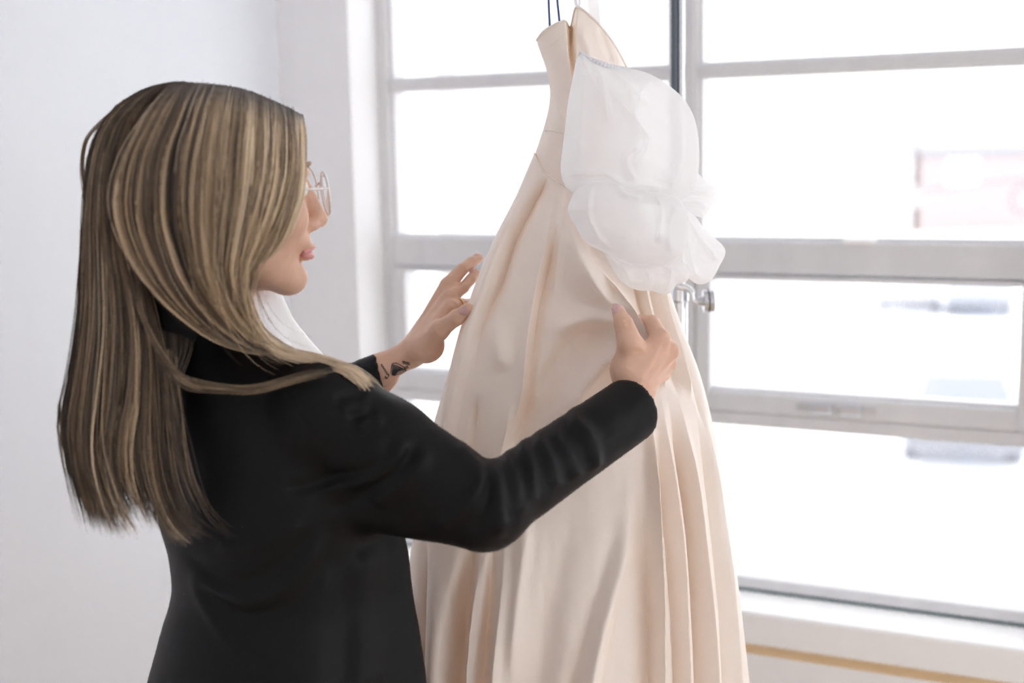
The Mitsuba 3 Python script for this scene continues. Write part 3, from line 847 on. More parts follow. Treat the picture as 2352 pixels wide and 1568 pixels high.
# the gathered elastic edge of the puff
gb = spline(pts([(1334, 124, 1.615), (1352, 136, 1.60), (1380, 146, 1.595), (1410, 156, 1.60), (1436, 160, 1.615)]), 90)
put(PUFF + '__gathered_band', tube(gb, .0030 + .0010 * np.abs(np.sin(np.arange(90) * .62)), 10), 'm_elastic', smooth=True, label='grey gathered elastic band')
# the hanging loops and the hanger above the picture
HP = HANG + [0, 0, -.05]


def loop(rows, w, mat_, label, tilt=(1, 0, 0)):
    P = spline(pts(rows), 24)
    put('wedding_dress__hanging_loop', ribbon(P, np.tile(np.asarray(tilt, float) * w, (24, 1)), .0008), mat_, label=label)


yt = -190
loop([(1263, 62, 1.675), (1260, 0, 1.70), (1256, yt, 1.715)], .0014, 'm_navy', 'thin dark blue hanging ribbon')
loop([(1285, 50, 1.67), (1280, 0, 1.70), (1258, yt, 1.715)], .0014, 'm_navy', 'thin dark blue hanging ribbon')
loop([(1326, 16, 1.66), (1322, 0, 1.69), (1310, yt, 1.715)], .0022, 'm_white_tape', 'white hanging ribbon')
loop([(1328, 16, 1.67), (1331, 0, 1.70), (1312, yt, 1.72)], .0014, 'm_white_tape', 'white hanging ribbon')
loop([(1368, 62, 1.755), (1362, 0, 1.735), (1350, yt, 1.725)], .0075, 'm_organza', 'wide sheer hanging ribbon', (1, .3, 0))
q0, q1 = at(1150, -185, 1.72), at(1480, -185, 1.72)
qm = (q0 + q1) / 2
hk = np.array([HANG[0], HANG[1], 0])
HTOP = HANG + [0, 0, .014]
shoulder = spline([q0, q0 * .5 + qm * .5 + [0, 0, .018], np.array([HANG[0], HANG[1], qm[2] + .032]), q1 * .5 + qm * .5 + [0, 0, .018], q1], 30)
tag('clothes_hanger', 'wooden clothes hanger on the arm of the garment stand, holding the dress', 'hanger')
put('clothes_hanger__bar', tube(shoulder, .008, 12), 'm_wood', smooth=40)
hz0 = qm[2] + .03
hookP = [[HANG[0], HANG[1], hz0], [HANG[0], HANG[1], HTOP[2] - .022]]
put('clothes_hanger__hook', tube(np.array(hookP), .0018, 8), 'm_steel', smooth=40)


# ------------------------------------------------------------------ the woman
mat('m_skin', proc(lambda p, n, uv: mix((.58, .35, .25), (.68, .43, .32), fbm(p.x * 60, p.y * 60, p.z * 60))), 0.48, 0.4, sheen=0.2)
mat('m_nail', (.60, .37, .35), 0.15, 0.5, clearcoat=0.6)
mat('m_lip', (.62, .27, .26), 0.4)
mat('m_jacket', proc(lambda p, n, uv: mix((.0030, .0032, .0040), (.0058, .0059, .0068), noise(p.x * 700, p.y * 700, p.z * 700))), 0.50, 0.16, sheen=0.05)
mat('m_trousers', (.015, .015, .018), 0.7)
mat('m_blouse', (.90, .90, .91), 0.7)
mat('m_shoe', (.02, .02, .02), 0.35)
mat('m_ink', (.035, .035, .045), 0.7, 0.2)
mat('m_gold', (.80, .58, .28), 0.2, 0.5, metallic=1.0)
mat('m_brow', (.30, .20, .13), 0.7)
mat('m_eye', (.85, .84, .82), 0.1)
mat('m_iris', (.16, .20, .22), 0.1)
mat('m_spectacle', (.78, .74, .74), 0.15, 0.5, clearcoat=1.0)
mat('m_hair', VC, 0.38, 0.45, sheen=0.35)
tag('person', 'woman seen from behind with long highlighted hair, black blazer, holding the dress', 'person')


def frame(yaw, pitch, roll):
    f = np.array([math.cos(yaw) * math.cos(pitch), math.sin(yaw) * math.cos(pitch), -math.sin(pitch)])
    rt = np.array([math.sin(yaw), -math.cos(yaw), 0])
    up = np.cross(rt, f)
    c, s = math.cos(roll), math.sin(roll)
    return np.array([f, rt * c + up * s, up * c - rt * s])


HD = 1.40
HM = frame(0.4083, 0.0143, -0.0788)      # rows: forward, her right, up
HO = at(496.6, 419.9, HD)
FB = np.array([math.cos(math.radians(40)), math.sin(math.radians(40)), 0])
RB = np.array([math.sin(math.radians(40)), -math.cos(math.radians(40)), 0])


def hp(f, r, u):
    return HO + np.array([f, r, u]) @ HM


# --- head and neck
S = Solid(HO - [.17, .17, .22], HO + [.17, .17, .15], 0.0026)
S.ell(hp(-.008, 0, .018), (.098, .074, .084), HM, .01)
S.ell(hp(.042, 0, -.042), (.055, .058, .075), HM, .025)
for s in (-1, 1):
    S.cone(hp(.0, s * .052, -.055), hp(.074, s * .012, -.108), .020, .016, .02)
    S.ell(hp(.066, s * .036, -.036), (.026, .024, .024), HM, .015)
    S.ell(hp(.082, s * .026, .014), (.014, .026, .009), HM, .012)
    S.ell(hp(-.004, s * .073, -.014), (.018, .008, .031), HM, .004)
    S.ell(hp(-.002, s * .080, -.012), (.010, .005, .020), HM, .003, sub=True)
    S.ell(hp(.098, s * .030, -.004), (.014, .015, .009), HM, .010, sub=True)
S.ell(hp(.083, 0, -.108), (.016, .020, .016), HM, .012)
S.cone(hp(.092, 0, .006), hp(.112, 0, -.038), .0075, .0100, .008)
S.ell(hp(.113, 0, -.043), (.011, .010, .009), HM, .006)
for s in (-1, 1):
    S.ell(hp(.102, s * .011, -.047), (.011, .007, .0075), HM, .004)
    S.ell(hp(.108, s * .006, -.054), (.005, .0028, .004), HM, .002, sub=True)
S.ell(hp(.091, 0, -.066), (.012, .026, .012), HM, .010)
S.ell(hp(.099, 0, -.0715), (.0085, .021, .0052), HM, .004)
S.ell(hp(.097, 0, -.0825), (.0090, .018, .0062), HM, .004)
S.cone(hp(.106, -.02, -.0768), hp(.106, .02, -.0768), .0016, .0016, .002, sub=True)
NB = at(478, 762, 1.48)
S.cone(hp(-.028, 0, -.05), NB, .052, .054, .03)
head = S.solid()
LS, LE, LC = at(395, 930, 1.62), at(615, 975, 1.80), at(880, 868, 1.737)
# --- right hand (near)
o = 0.035
RW = at(1380, 990, 1.465)
RH = {k: [at(x, y, d + o) for x, y, d in v] for k, v in dict(
    index=[(1450, 862, 1.482), (1517, 778, 1.492), (1497, 742, 1.530), (1464, 738, 1.552), (1446, 744, 1.560)],
    middle=[(1458, 868, 1.490), (1537, 806, 1.511), (1507, 768, 1.552), (1482, 766, 1.568), (1464, 770, 1.572)],
    ring=[(1466, 876, 1.500), (1533, 832, 1.530), (1506, 796, 1.566), (1482, 790, 1.56), (1466, 792, 1.555)],
    pinky=[(1472, 884, 1.508), (1521, 856, 1.545), (1498, 826, 1.575), (1480, 818, 1.565), (1468, 818, 1.56)],
    thumb=[(1440, 846, 1.485), (1447, 790, 1.474), (1433, 745, 1.482), (1421, 715, 1.502)]).items()}
S = Solid(at(1455, 850, 1.53) - [.10, .09, .12], at(1455, 850, 1.53) + [.09, .10, .12], 0.0019)
S.cone(RW, at(1446, 893, 1.487 + o), .023, .0175, .01)
S.cone(at(1395, 1000, 1.475), at(1472, 905, 1.502 + o), .022, .0165, .01)
for k, rr in dict(index=(.0165, .0118, .0096, .0082, .0070), middle=(.0165, .0118, .0096, .0082, .0070), ring=(.016, .0110, .0090, .0078, .0066), pinky=(.0155, .0100, .0080, .0068, .0058)).items():
    S.cone(RH[k][0], RH[k][1], rr[0], rr[1], .012)
    S.chain(RH[k][1:], rr[1:], .003)
S.cone(RH['thumb'][0], RH['thumb'][1], .0175, .0132, .012)
S.chain(RH['thumb'][1:], (.0130, .0108, .0080), .005)
S.cone(RH['thumb'][1], RH['index'][1] * .45 + RH['index'][0] * .55, .0085, .0100, .014)
S.cone(RH['thumb'][0], RH['middle'][0], .017, .017, .012)
S.ell((RH['thumb'][2] + RH['thumb'][1]) / 2, (.0115, .0105, .0115), k=.006)
hand_r = S.solid()
# --- left hand (far)
LA, LB = at(875, 848, 1.735), at(950, 808, 1.735)
LH = {k: [at(x, y, d) for x, y, d in v] for k, v in dict(
    index=[(968, 798, 1.718), (1036, 706, 1.715), (1061, 699, 1.745), (1076, 698, 1.768), (1086, 700, 1.785)],
    middle=[(963, 794, 1.729), (1031, 682, 1.731), (1064, 660, 1.752), (1081, 642, 1.766), (1092, 627, 1.776)],
    ring=[(958, 789, 1.742), (1028, 655, 1.752), (1061, 619, 1.768), (1083, 602, 1.784), (1100, 593, 1.796)],
    pinky=[(955, 786, 1.753), (1032, 655, 1.775), (1060, 622, 1.793), (1076, 606, 1.805), (1089, 597, 1.813)],
    thumb=[(975, 803, 1.712), (1010, 757, 1.690), (1049, 729, 1.672), (1074, 708, 1.662)]).items()}
S = Solid(at(990, 760, 1.75) - [.15, .09, .14], at(990, 760, 1.75) + [.09, .10, .12], 0.0019)
S.cone(LE + (LC - LE) * .75, LA, .020, .0195, .01)
S.cone(LA, LB, .0206, .0175, .01)
for k, rr in dict(index=(.0150, .0108, .0080, .0072, .0062), middle=(.0150, .0105, .0080, .0072, .0062), ring=(.0150, .0108, .0082, .0074, .0062), pinky=(.015, .0098, .0075, .0066, .0056)).items():
    S.cone(LH[k][0], LH[k][1], rr[0], rr[1], .008)
    S.chain(LH[k][1:], rr[1:], .0022)
S.cone(LB, LH['middle'][0], .0175, .0165, .012)
S.cone(LH['thumb'][0], LH['thumb'][1], .0165, .0122, .012)
S.chain(LH['thumb'][1:], (.0120, .0098, .0074), .005)
S.ell(at(990, 797, 1.713), (.017, .015, .017), k=.012)
S.cone(LH['thumb'][1], LH['index'][0] * .4 + LH['index'][1] * .6, .007, .008, .012)
hand_l = S.solid()


def carve(m, rows):
    m = relax(m, 4)
    V = np.array(m.vertices)
    N = vnormals(V, np.array(m.faces))
    out = np.zeros(len(V))
    for L, h, w in rows:
        L = spline(pts(L), 16)
        seg = np.concatenate([L[i] + (L[i + 1] - L[i]) * np.linspace(0, 1, 6)[:, None] for i in range(len(L) - 1)])
        dist, k = cKDTree(seg).query(V)
        t = k / len(seg)
        out += h * np.exp(-(dist / w) ** 2) * np.clip(np.minimum(t, 1 - t) * 6, 0, 1)
    return trimesh.Trimesh(V + N * out[:, None], m.faces, process=False)


hand_r = carve(hand_r, [([(1420, 741, 1.505), (1432, 738, 1.503), (1445, 735, 1.51)], -.0016, .0022), ([(1421, 749, 1.503), (1433, 747, 1.50), (1447, 742, 1.51)], -.0014, .0022), ([(1426, 757, 1.50), (1437, 754, 1.50)], -.0010, .002),
                        ([(1488, 772, 1.51), (1505, 758, 1.52), (1522, 752, 1.525)], -.0014, .0025), ([(1495, 778, 1.51), (1512, 764, 1.515), (1530, 757, 1.52)], -.0012, .0022),
                        ([(1466, 880, 1.50), (1490, 840, 1.505), (1524, 790, 1.51)], .0016, .005), ([(1478, 880, 1.51), (1505, 845, 1.52), (1538, 810, 1.53)], .0018, .0045), ([(1470, 885, 1.505), (1495, 850, 1.51), (1530, 805, 1.515)], -.0016, .004),
                        ([(1422, 800, 1.51), (1431, 794, 1.505)], -.0020, .0022), ([(1446, 850, 1.50), (1470, 800, 1.50)], -.0018, .008), ([(1453, 780, 1.50), (1472, 776, 1.515), (1492, 772, 1.52)], .0015, .003)])
hand_l = carve(hand_l, [([(1040, 690, 1.72), (1030, 720, 1.715), (1012, 740, 1.71), (995, 765, 1.71)], -.0026, .0035), ([(1052, 650, 1.745), (1046, 672, 1.735), (1040, 690, 1.73)], -.0026, .003),
                        ([(1036, 668, 1.735), (1052, 656, 1.742), (1066, 640, 1.76)], -.0022, .0028), ([(955, 800, 1.72), (968, 790, 1.715)], -.0018, .005), ([(1040, 740, 1.69), (1050, 722, 1.69)], -.0010, .002),
                        ([(975, 790, 1.715), (1000, 750, 1.705), (1020, 725, 1.705)], .0014, .004)])
# --- torso, arms and legs under the clothes
RINGS = [((478, 738), .060, .058), ((490, 790), .100, .075), ((528, 860), .146, .090), ((572, 950), .162, .105), ((600, 1080), .163, .112), ((618, 1190), .152, .118),
         ((640, 1262), .143, .121), ((648, 1330), .138, .122), ((645, 1458), .151, .136), ((638, 1568), .163, .147), ((632, 1760), .176, .160)]
TD = 1.50
body_r = [(at(x, y, TD), a * .88, b * .86) for (x, y), a, b in RINGS]
jack_r = [(at(x, y, TD), a, b) for (x, y), a, b in RINGS]
RS, RE, RC = at(742, 945, 1.395), at(1122, 1166, 1.37), at(1452, 938, 1.50)
S = Solid([-.75, 1.20, .0], [.30, 2.05, 1.62], 0.0075)
fn, zb, zt = loft(body_r, RB, FB)
S.blend(fn, [-.55, 1.25, zb], [.1, 1.75, zt], .02)
S.cone(hp(-.028, 0, -.07), NB, .050, .052, .02)
S.cone(NB, at(500, 800, 1.49), .05, .06, .03)
S.chain([RS, RE, RC], [.047, .034, .024], .015)
S.cone(RC, at(1446, 893, 1.487 + o), .022, .016, .01)
S.chain([LS, LE, LC], [.045, .034, .018], .015)
S.cone(LC, (LA * .6 + LB * .4), .017, .016, .01)
hip = at(636, 1650, TD)
for s in (-1, 1):
    h0 = np.array([hip[0], hip[1], .86]) + RB * s * .075
    kn = np.array([hip[0], hip[1], .47]) + RB * s * .085 + FB * .02
    an = np.array([hip[0], hip[1], .09]) + RB * s * .09 + FB * (-.01)
    S.chain([h0, kn, an], [.075, .050, .034], .02)
    S.cone(an, np.array([an[0], an[1], .045]) + FB * .13, .035, .026, .02)
torso = S.solid()


def manifold(m):
    return m3.Manifold(m3.Mesh(vert_properties=np.asarray(m.vertices, np.float32), tri_verts=np.asarray(m.faces, np.uint32)))


parts = [manifold(relax(m, 6)) for m in (torso, head, hand_r, hand_l)]
ok = [p for p in parts if p.status() == m3.Error.NoError and not p.is_empty()]
body = ok[0]
for p in ok[1:]:
    body = body + p
if len(ok) < 4:
    print('body parts not manifold:', [str(p.status()) for p in parts])
body = body.simplify(.00012)
mm = body.to_mesh()
body = trimesh.Trimesh(mm.vert_properties[:, :3], mm.tri_verts, process=False)
put('person__body', body, 'm_skin', smooth=True)
# eyes, lips
for s in (-1, 1):
    e = trimesh.creation.icosphere(3, .0115)
    e.apply_translation(hp(.0825, s * .031, -.004))
    k = put('person__eye', e, 'm_eye', smooth=True)
    i = trimesh.creation.icosphere(2, .0062)
    i.apply_translation(hp(.0885, s * .031, -.006))
    put(k + '__iris', i, 'm_iris', smooth=True)
    br = spline([hp(.096, s * .012, .018), hp(.096, s * .03, .023), hp(.082, s * .052, .018)], 12)
    put('person__eyebrow', tube(br, np.linspace(.0028, .0012, 12), 8), 'm_brow', smooth=True, label='brow')
lip = cat([tube(spline([hp(.090, -.022, -.0768), hp(.1045, -.008, -.0722), hp(.106, 0, -.0732), hp(.1045, .008, -.0722), hp(.090, .022, -.0768)], 20), .0038, 8),
           tube(spline([hp(.089, -.020, -.0775), hp(.1025, -.008, -.0825), hp(.104, 0, -.0832), hp(.1025, .008, -.0825), hp(.089, .020, -.0775)], 20), .0044, 8)])
put('person__lips', lip, 'm_lip', smooth=True, label='rose lips')


def nail(tip, base, view, rad, length=.0062, width=.0052, back=.0045):
    """A finger nail: a shallow curved plate on the outer side of the last finger bone."""
    ax = (tip - base) / np.linalg.norm(tip - base)
    nrm = view - ax * (view @ ax)
    nrm /= np.linalg.norm(nrm)
    sd = np.cross(ax, nrm)
    m = trimesh.creation.icosphere(3, 1.0)
    V = m.vertices * [length, width, .0018]
    V[:, 2] -= (V[:, 1] ** 2) / (2 * rad)
    m.vertices = (tip - ax * back) + V[:, :1] * ax + V[:, 1:2] * sd + (V[:, 2:] + rad) * nrm
    return m


vw = -FWD
put('person__fingernail', nail(RH['thumb'][3], RH['thumb'][2], vw + np.array([-.35, 0, .1]), .0081, .0100, .0066, .003), 'm_nail', smooth=True, label='glossy pink thumb nail of the near hand')
put('person__fingernail', nail(LH['thumb'][3], LH['thumb'][2], vw + np.array([.25, 0, .2]), .0078, .0078, .0060, .002), 'm_nail', smooth=True, label='glossy pink thumb nail of the far hand')
for k in ('middle', 'ring'):
    put('person__fingernail', nail(LH[k][4], LH[k][3], np.array([-.6, -.3, .6]), .0068, .0056, .0045, .002), 'm_nail', smooth=True)
# the gold ring
f0, f1 = LH['index'][1], LH['index'][2]
rc = f0 * .45 + f1 * .55
ax = (f1 - f0) / np.linalg.norm(f1 - f0)
pa = np.cross(ax, [0, 0, 1.0]); pa /= np.linalg.norm(pa)
pb = np.cross(ax, pa)
th = np.linspace(0, 2 * math.pi, 40)
put('ring', tube(rc + .0107 * (np.cos(th)[:, None] * pa + np.sin(th)[:, None] * pb), .0013, 8, caps=False), 'm_gold', smooth=True, label='thin gold ring on a finger of the tattooed far hand', category='ring')
# the tattoo inside the far wrist
ax = (LB - LA) / np.linalg.norm(LB - LA)
vd = at(912, 830, 1.0) - CAM
vd = vd - ax * (vd @ ax)
vd /= np.linalg.norm(vd)
pp = np.cross(ax, vd)
if pp[2] > 0:
    pp = -pp


AV, AN = np.array(hand_l.vertices), vnormals(np.array(hand_l.vertices), np.array(hand_l.faces))
AV = AV[AN @ vd < -.12]
AT = np.stack([(AV - LA) @ ax, (AV - LA) @ pp], 1)
AH = (AV - LA) @ vd
ATREE = cKDTree(AT)


def on_arm(P):
    """The drawn points laid on the skin of the forearm."""
    Q = np.array([at(x, y, 1.735) for x, y in P]) - LA
    uv_ = np.stack([Q @ ax, Q @ pp], 1)
    d, k = ATREE.query(uv_, k=4)
    w = 1 / (d + 1e-5)
    h = (AH[k] * w).sum(1) / w.sum(1)
    return LA + uv_[:, :1] * ax + uv_[:, 1:] * pp + (h - .0002)[:, None] * vd


def stroke(P, w=.00045):
    return tube(on_arm(spline(np.array([(*p, 0) for p in P], float), 14)[:, :2]), w, 6)


ink = [stroke([(900, 856), (902, 842), (904, 833), (910, 832), (920, 836), (930, 843), (934, 849)], .0006)]
for k in range(9):
    a = k / 8
    ink.append(stroke([(902 + 7 * a, 860 + 2 * a), (904 + 14 * a, 847 + 3 * a), (906 + 26 * a, 834 + 13 * a)], .00052))
for k in range(7):
    a = k / 6
    ink.append(stroke([(902 + 6 * a, 835 + 25 * a), (913 + 7 * a, 838 + 20 * a), (925 + 9 * a, 844 + 6 * a)], .00048))
for cx, cy, n_, dx, dy in ((880, 838, 6, 3.6, 5.5), (928, 831, 5, 4.0, 1.0), (888, 866, 4, 4.5, 2.5), (930, 845, 3, 4.5, -2.0)):
    for k in range(n_):
        x, y = cx + dx * k * .8, cy + dy * k * .8
        ink.append(stroke([(x - 2.2, y - 2.6), (x + 1.8, y - 3), (x - 1, y), (x + 2.2, y + .8), (x - 1.2, y + 3.2)], .00042))
put('person__tattoo', cat(ink), 'm_ink', smooth=True, label='small dark shell-like tattoo with tiny script on the wrist')

# --- blouse and jacket
S = Solid([-.58, 1.26, .62], [.05, 1.82, 1.58], 0.005)
bl = [(c, a * .93, b * .92) for c, a, b in jack_r]
fn, zb, zt = loft(bl, RB, FB)
S.blend(fn, [-.5, 1.3, zb], [.0, 1.7, zt], .01)
S.cone(at(560, 745, 1.52), at(600, 830, 1.56), .040, .062, .03)
S.cone(at(590, 812, 1.58), at(655, 960, 1.60), .05, .06, .03)
S.cone(at(540, 760, 1.50), at(560, 790, 1.51), .045, .05, .02)
S.chain([at(612, 690, 1.515), at(640, 780, 1.54), at(690, 850, 1.56)], [.020, .026, .034], .01)
blouse = S.mesh()
put('person__blouse', relax(blouse, 8), 'm_blouse', smooth=True, label='white blouse')

S = Solid([-.62, 1.22, .60], [.36, 1.95, 1.44], 0.0031)
fn, zb, zt = loft(jack_r, RB, FB)
S.blend(fn, [-.55, 1.25, zb], [.1, 1.8, zt], .012)
S.cone(at(470, 762, 1.468), at(560, 850, 1.455), .066, .040, .03)
S.cone(at(560, 862, 1.455), RS, .036, .053, .02)
S.cone(RS, RS * .62 + RE * .38, .0545, .053, .02)
S.cone(RS * .62 + RE * .38, RE, .0525, .0415, .012)
S.cone(at(820, 1120, 1.41), at(1095, 1190, 1.38), .046, .0325, .02)
FE = RC - RE
S.cone(RE, RC - FE * .02, .0405, .0378, .014)
S.cone(at(480, 800, 1.49), LS, .055, .052, .03)
S.chain([LS, LE, LC], [.053, .041, .0350], .012)
# front panel that hangs open to the right
fpan = [(at(820, 1130, 1.50), .05, .03), (at(860, 1250, 1.50), .05, .022), (at(872, 1330, 1.50), .05, .020), (at(884, 1430, 1.50), .055, .020), (at(894, 1568, 1.50), .06, .022), (at(905, 1750, 1.50), .065, .022)]
fn2, z2b, z2t = loft(fpan, RB, FB)
S.blend(fn2, [-.35, 1.35, z2b], [-.0, 1.65, z2t], .05)
# open neckline and front, cuffs cut square
ctr = at(640, 1000, 1.50)
S.cone(at(610, 700, 1.545), at(720, 930, 1.63), .050, .055, .006, sub=True)
S.cone(at(720, 930, 1.63), at(755, 1500, 1.63), .050, .03, .006, sub=True)
S.cone(at(604, 690, 1.50), at(722, 822, 1.545), .040, .040, .006, sub=True)


def cut_end(S, p, ax, r):
    ax = ax / np.linalg.norm(ax)

    def fn(P):
        q = P - p
        t = q @ ax
        rad = np.linalg.norm(q - t[..., None] * ax, axis=-1)
        return np.maximum(-t, np.maximum(rad - r, t - .06))
    S.blend(fn, p - .07, p + .07, .0012, sub=True)


cut_end(S, at(1452, 942, 1.50), at(1452 + 86, 942 - 52, 1.56) - at(1452, 942, 1.50), .065)
cut_end(S, at(882, 871, 1.738), at(1000, 839, 1.738) - at(882, 871, 1.738), .06)
for p, q, r in ((RC - FE * .08, RC + FE * .1, .0315), (LC - (LC - LE) * .1, LC + (LC - LE) * .2, .0285)):
    S.cone(p, q, r, r, .001, sub=True)
jacket = S.mesh()
jacket = relax(jacket, 6)
V = np.array(jacket.vertices)
N = vnormals(V, np.array(jacket.faces))


def flat(rows, d):
    p = np.array([at(x, y, d) for x, y in rows])
    return np.stack([p[:, 0], -p[:, 2]], 1) * 1000


JF = [([(908, 975), (897, 1024), (853, 1066), (789, 1090), (715, 1115), (640, 1125)], 1.36, -5, 7, 7), ([(930, 985), (915, 1040), (870, 1080), (800, 1112), (720, 1140)], 1.35, 5, 8, 8),
      ([(958, 1000), (936, 1049), (887, 1092), (810, 1156), (740, 1190)], 1.35, -5, 7, 8), ([(985, 1010), (965, 1060), (920, 1105), (850, 1170)], 1.35, 5, 9, 8),
      ([(767, 922), (801, 912), (834, 922)], 1.34, -4, 5, 6), ([(780, 945), (815, 932), (846, 945)], 1.34, 3, 6, 6), ([(800, 965), (838, 950), (866, 962)], 1.34, -3.5, 5, 5), ([(820, 985), (856, 965), (884, 972)], 1.34, 3.5, 5, 5),
      ([(1033, 1036), (1084, 1057), (1105, 1100), (1084, 1138), (990, 1224)], 1.34, 5, 8, 6), ([(1060, 1035), (1106, 1058), (1125, 1110), (1110, 1170), (1080, 1225)], 1.34, -5, 6, 6),
      ([(1098, 1058), (1139, 1100), (1150, 1155), (1144, 1240)], 1.34, 4.5, 8, 7), ([(1120, 1060), (1163, 1095), (1172, 1150), (1170, 1200)], 1.34, -3.0, 7, 6), ([(1146, 1058), (1182, 1083), (1197, 1138), (1205, 1180)], 1.35, 2.25, 8, 6),
      ([(1170, 1045), (1202, 1083), (1210, 1150)], 1.36, -3.0, 6, 6), ([(1193, 1028), (1222, 1083), (1222, 1160)], 1.36, 3.82, 7, 6), ([(1212, 1018), (1245, 1070), (1250, 1130)], 1.37, -1.6, 7, 6),
      ([(1227, 1010), (1267, 1062), (1278, 1120)], 1.38, 3.6, 8, 6), ([(1248, 1000), (1288, 1050), (1304, 1115)], 1.39, -2.0, 7, 6), ([(1262, 992), (1301, 1036), (1333, 1105)], 1.40, 2.7, 8, 7),
      ([(1285, 975), (1325, 1010), (1350, 1080)], 1.41, -3.2, 8, 7), ([(1303, 960), (1342, 985), (1363, 1028), (1368, 1085)], 1.42, 5.0, 9, 7), ([(1325, 948), (1372, 962), (1400, 1000)], 1.44, -2.0, 8, 8),
      ([(720, 1205), (690, 1260), (610, 1320), (540, 1345), (450, 1330), (390, 1290)], 1.36, -4, 8, 9), ([(740, 1225), (700, 1300), (620, 1370), (560, 1390), (470, 1370), (400, 1320)], 1.36, 4, 9, 9),
      ([(760, 1240), (720, 1340), (640, 1410), (560, 1425), (480, 1400), (430, 1360)], 1.36, -4, 8, 9), ([(700, 1190), (640, 1230), (560, 1260), (480, 1270)], 1.36, 3.5, 8, 8),
      ([(405, 1340), (450, 1420), (520, 1490), (600, 1560)], 1.36, 3, 8, 8), ([(830, 1250), (836, 1400), (842, 1600)], 1.40, 6, 14, 18), ([(790, 1260), (790, 1400), (790, 1600)], 1.38, -4, 14, 12),
      ([(640, 880), (700, 950), (740, 1040), (740, 1130)], 1.36, -1.6, 3, 3)]
Xv = np.stack([V[:, 0], -V[:, 2]], 1) * 1000
near = np.clip(-N[:, 1] * 1.6 + .7, 0, 1)
disp = np.zeros(len(V))
sel = near > 0.01
disp[sel] = folds(Xv[sel], [(flat(r, d), h, wl, wr, .15, .15) for r, d, h, wl, wr in JF]) / 1000 * near[sel]
disp += .0016 * (meshkit.fbm(V * 28, 3, 6) - .5)
jacket.vertices = V + N * disp[:, None]
put('person__jacket', jacket, 'm_jacket', smooth=True, label='black blazer')
# collar of the blazer round the nape
cp = [hp(-.035, .070, -.140), hp(-.05, .062, -.132), hp(-.082, .03, -.125), hp(-.085, -.03, -.125), hp(-.05, -.062, -.132), hp(-.035, -.07, -.140)]
cp = spline(cp, 40)
put('person__jacket__collar', ribbon(cp, np.tile(np.array([0, 0, .022]), (40, 1)) + (cp - cp.mean(0)) * .10, .006), 'm_jacket', smooth=40)
# --- trousers and shoes
S = Solid([-.62, 1.22, .02], [.08, 1.85, 1.0], 0.008)
S.ell(np.array([hip[0], hip[1], .88]), (.145, .125, .13), np.array([RB, FB, [0, 0, 1]]), .02)
for s in (-1, 1):
    h0 = np.array([hip[0], hip[1], .84]) + RB * s * .075
    kn = np.array([hip[0], hip[1], .47]) + RB * s * .085 + FB * .02
    an = np.array([hip[0], hip[1], .085]) + RB * s * .09
    S.chain([h0, kn, an], [.092, .078, .080], .02)
put('person__trousers', S.mesh(), 'm_trousers', smooth=True, label='black trousers')
for s in (-1, 1):
    an = np.array([hip[0], hip[1], .05]) + RB * s * .09
    S = Solid(an - [.25, .25, .052], an + [.25, .25, .1], .006)
    S.cone(an - FB * .05, an + FB * .06, .042, .045, .02)
    S.cone(an + FB * .06 - [0, 0, .012], an + FB * .15 - [0, 0, .018], .044, .03, .02)
    S.blend(lambda P: -(P[..., 2] - .001), an - .3, an + .3, .002, sub=False) if False else None
    m = S.mesh()
    v = np.array(m.vertices)
    v[:, 2] = np.maximum(v[:, 2], 0.0005)
    m.vertices = v
    put('person__shoe', m, 'm_shoe', smooth=True, label='black shoe')
# --- glasses
tag('eyeglasses', 'clear rimmed round eyeglasses worn by the woman', 'glasses')
gf, gu = .1135, -.010
for s in (-1, 1):
    c = hp(gf, s * .033, gu)
    a1, a2 = np.array([-.10 * 1, s * 1.0, 0]) @ HM, np.array([-.12, 0, 1.0]) @ HM
    th = np.linspace(0, 2 * math.pi, 49)
    P = c + .0245 * np.cos(th)[:, None] * a1 + .0235 * np.sin(th)[:, None] * a2
    k = put('eyeglasses__rim', tube(P, .0013, 8, caps=False), 'm_spectacle', smooth=True)
    put('eyeglasses__lens', trimesh.Trimesh(np.vstack([P[:-1], c]), [[i, (i + 1) % 48, 48] for i in range(48)], process=False), 'm_glass', label='clear lens')
    e0, e1 = hp(gf - .004, s * .058, gu + .008), hp(-.005, s * .080, gu + .006)
    put('eyeglasses__temple', tube(spline([e0, e1, hp(-.030, s * .080, gu - .022)], 14), .0014, 8), 'm_spectacle', smooth=True)
put('eyeglasses__bridge', tube(spline([hp(gf, -.010, gu + .004), hp(gf + .004, 0, gu + .009), hp(gf, .010, gu + .004)], 10), .0014, 8), 'm_spectacle', smooth=True)


# --- hair: a dark cap on the skull and long strands combed from the parting
S = Solid(HO - [.16, .16, .16], HO + [.16, .16, .15], 0.004)
S.ell(hp(-.012, 0, .022), (.096, .073, .078), HM, .01)
S.ell(hp(-.045, 0, -.03), (.068, .070, .085), HM, .02)
S.ell(hp(.075, 0, -.065), (.075, .085, .095), HM, .012, sub=True)
cap = S.mesh()
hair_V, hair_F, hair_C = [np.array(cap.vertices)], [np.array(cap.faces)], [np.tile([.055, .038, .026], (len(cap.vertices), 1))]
DARK, MID, LITE, PALE = np.array([.052, .037, .027]), np.array([.178, .121, .076]), np.array([.44, .32, .20]), np.array([.70, .56, .41])


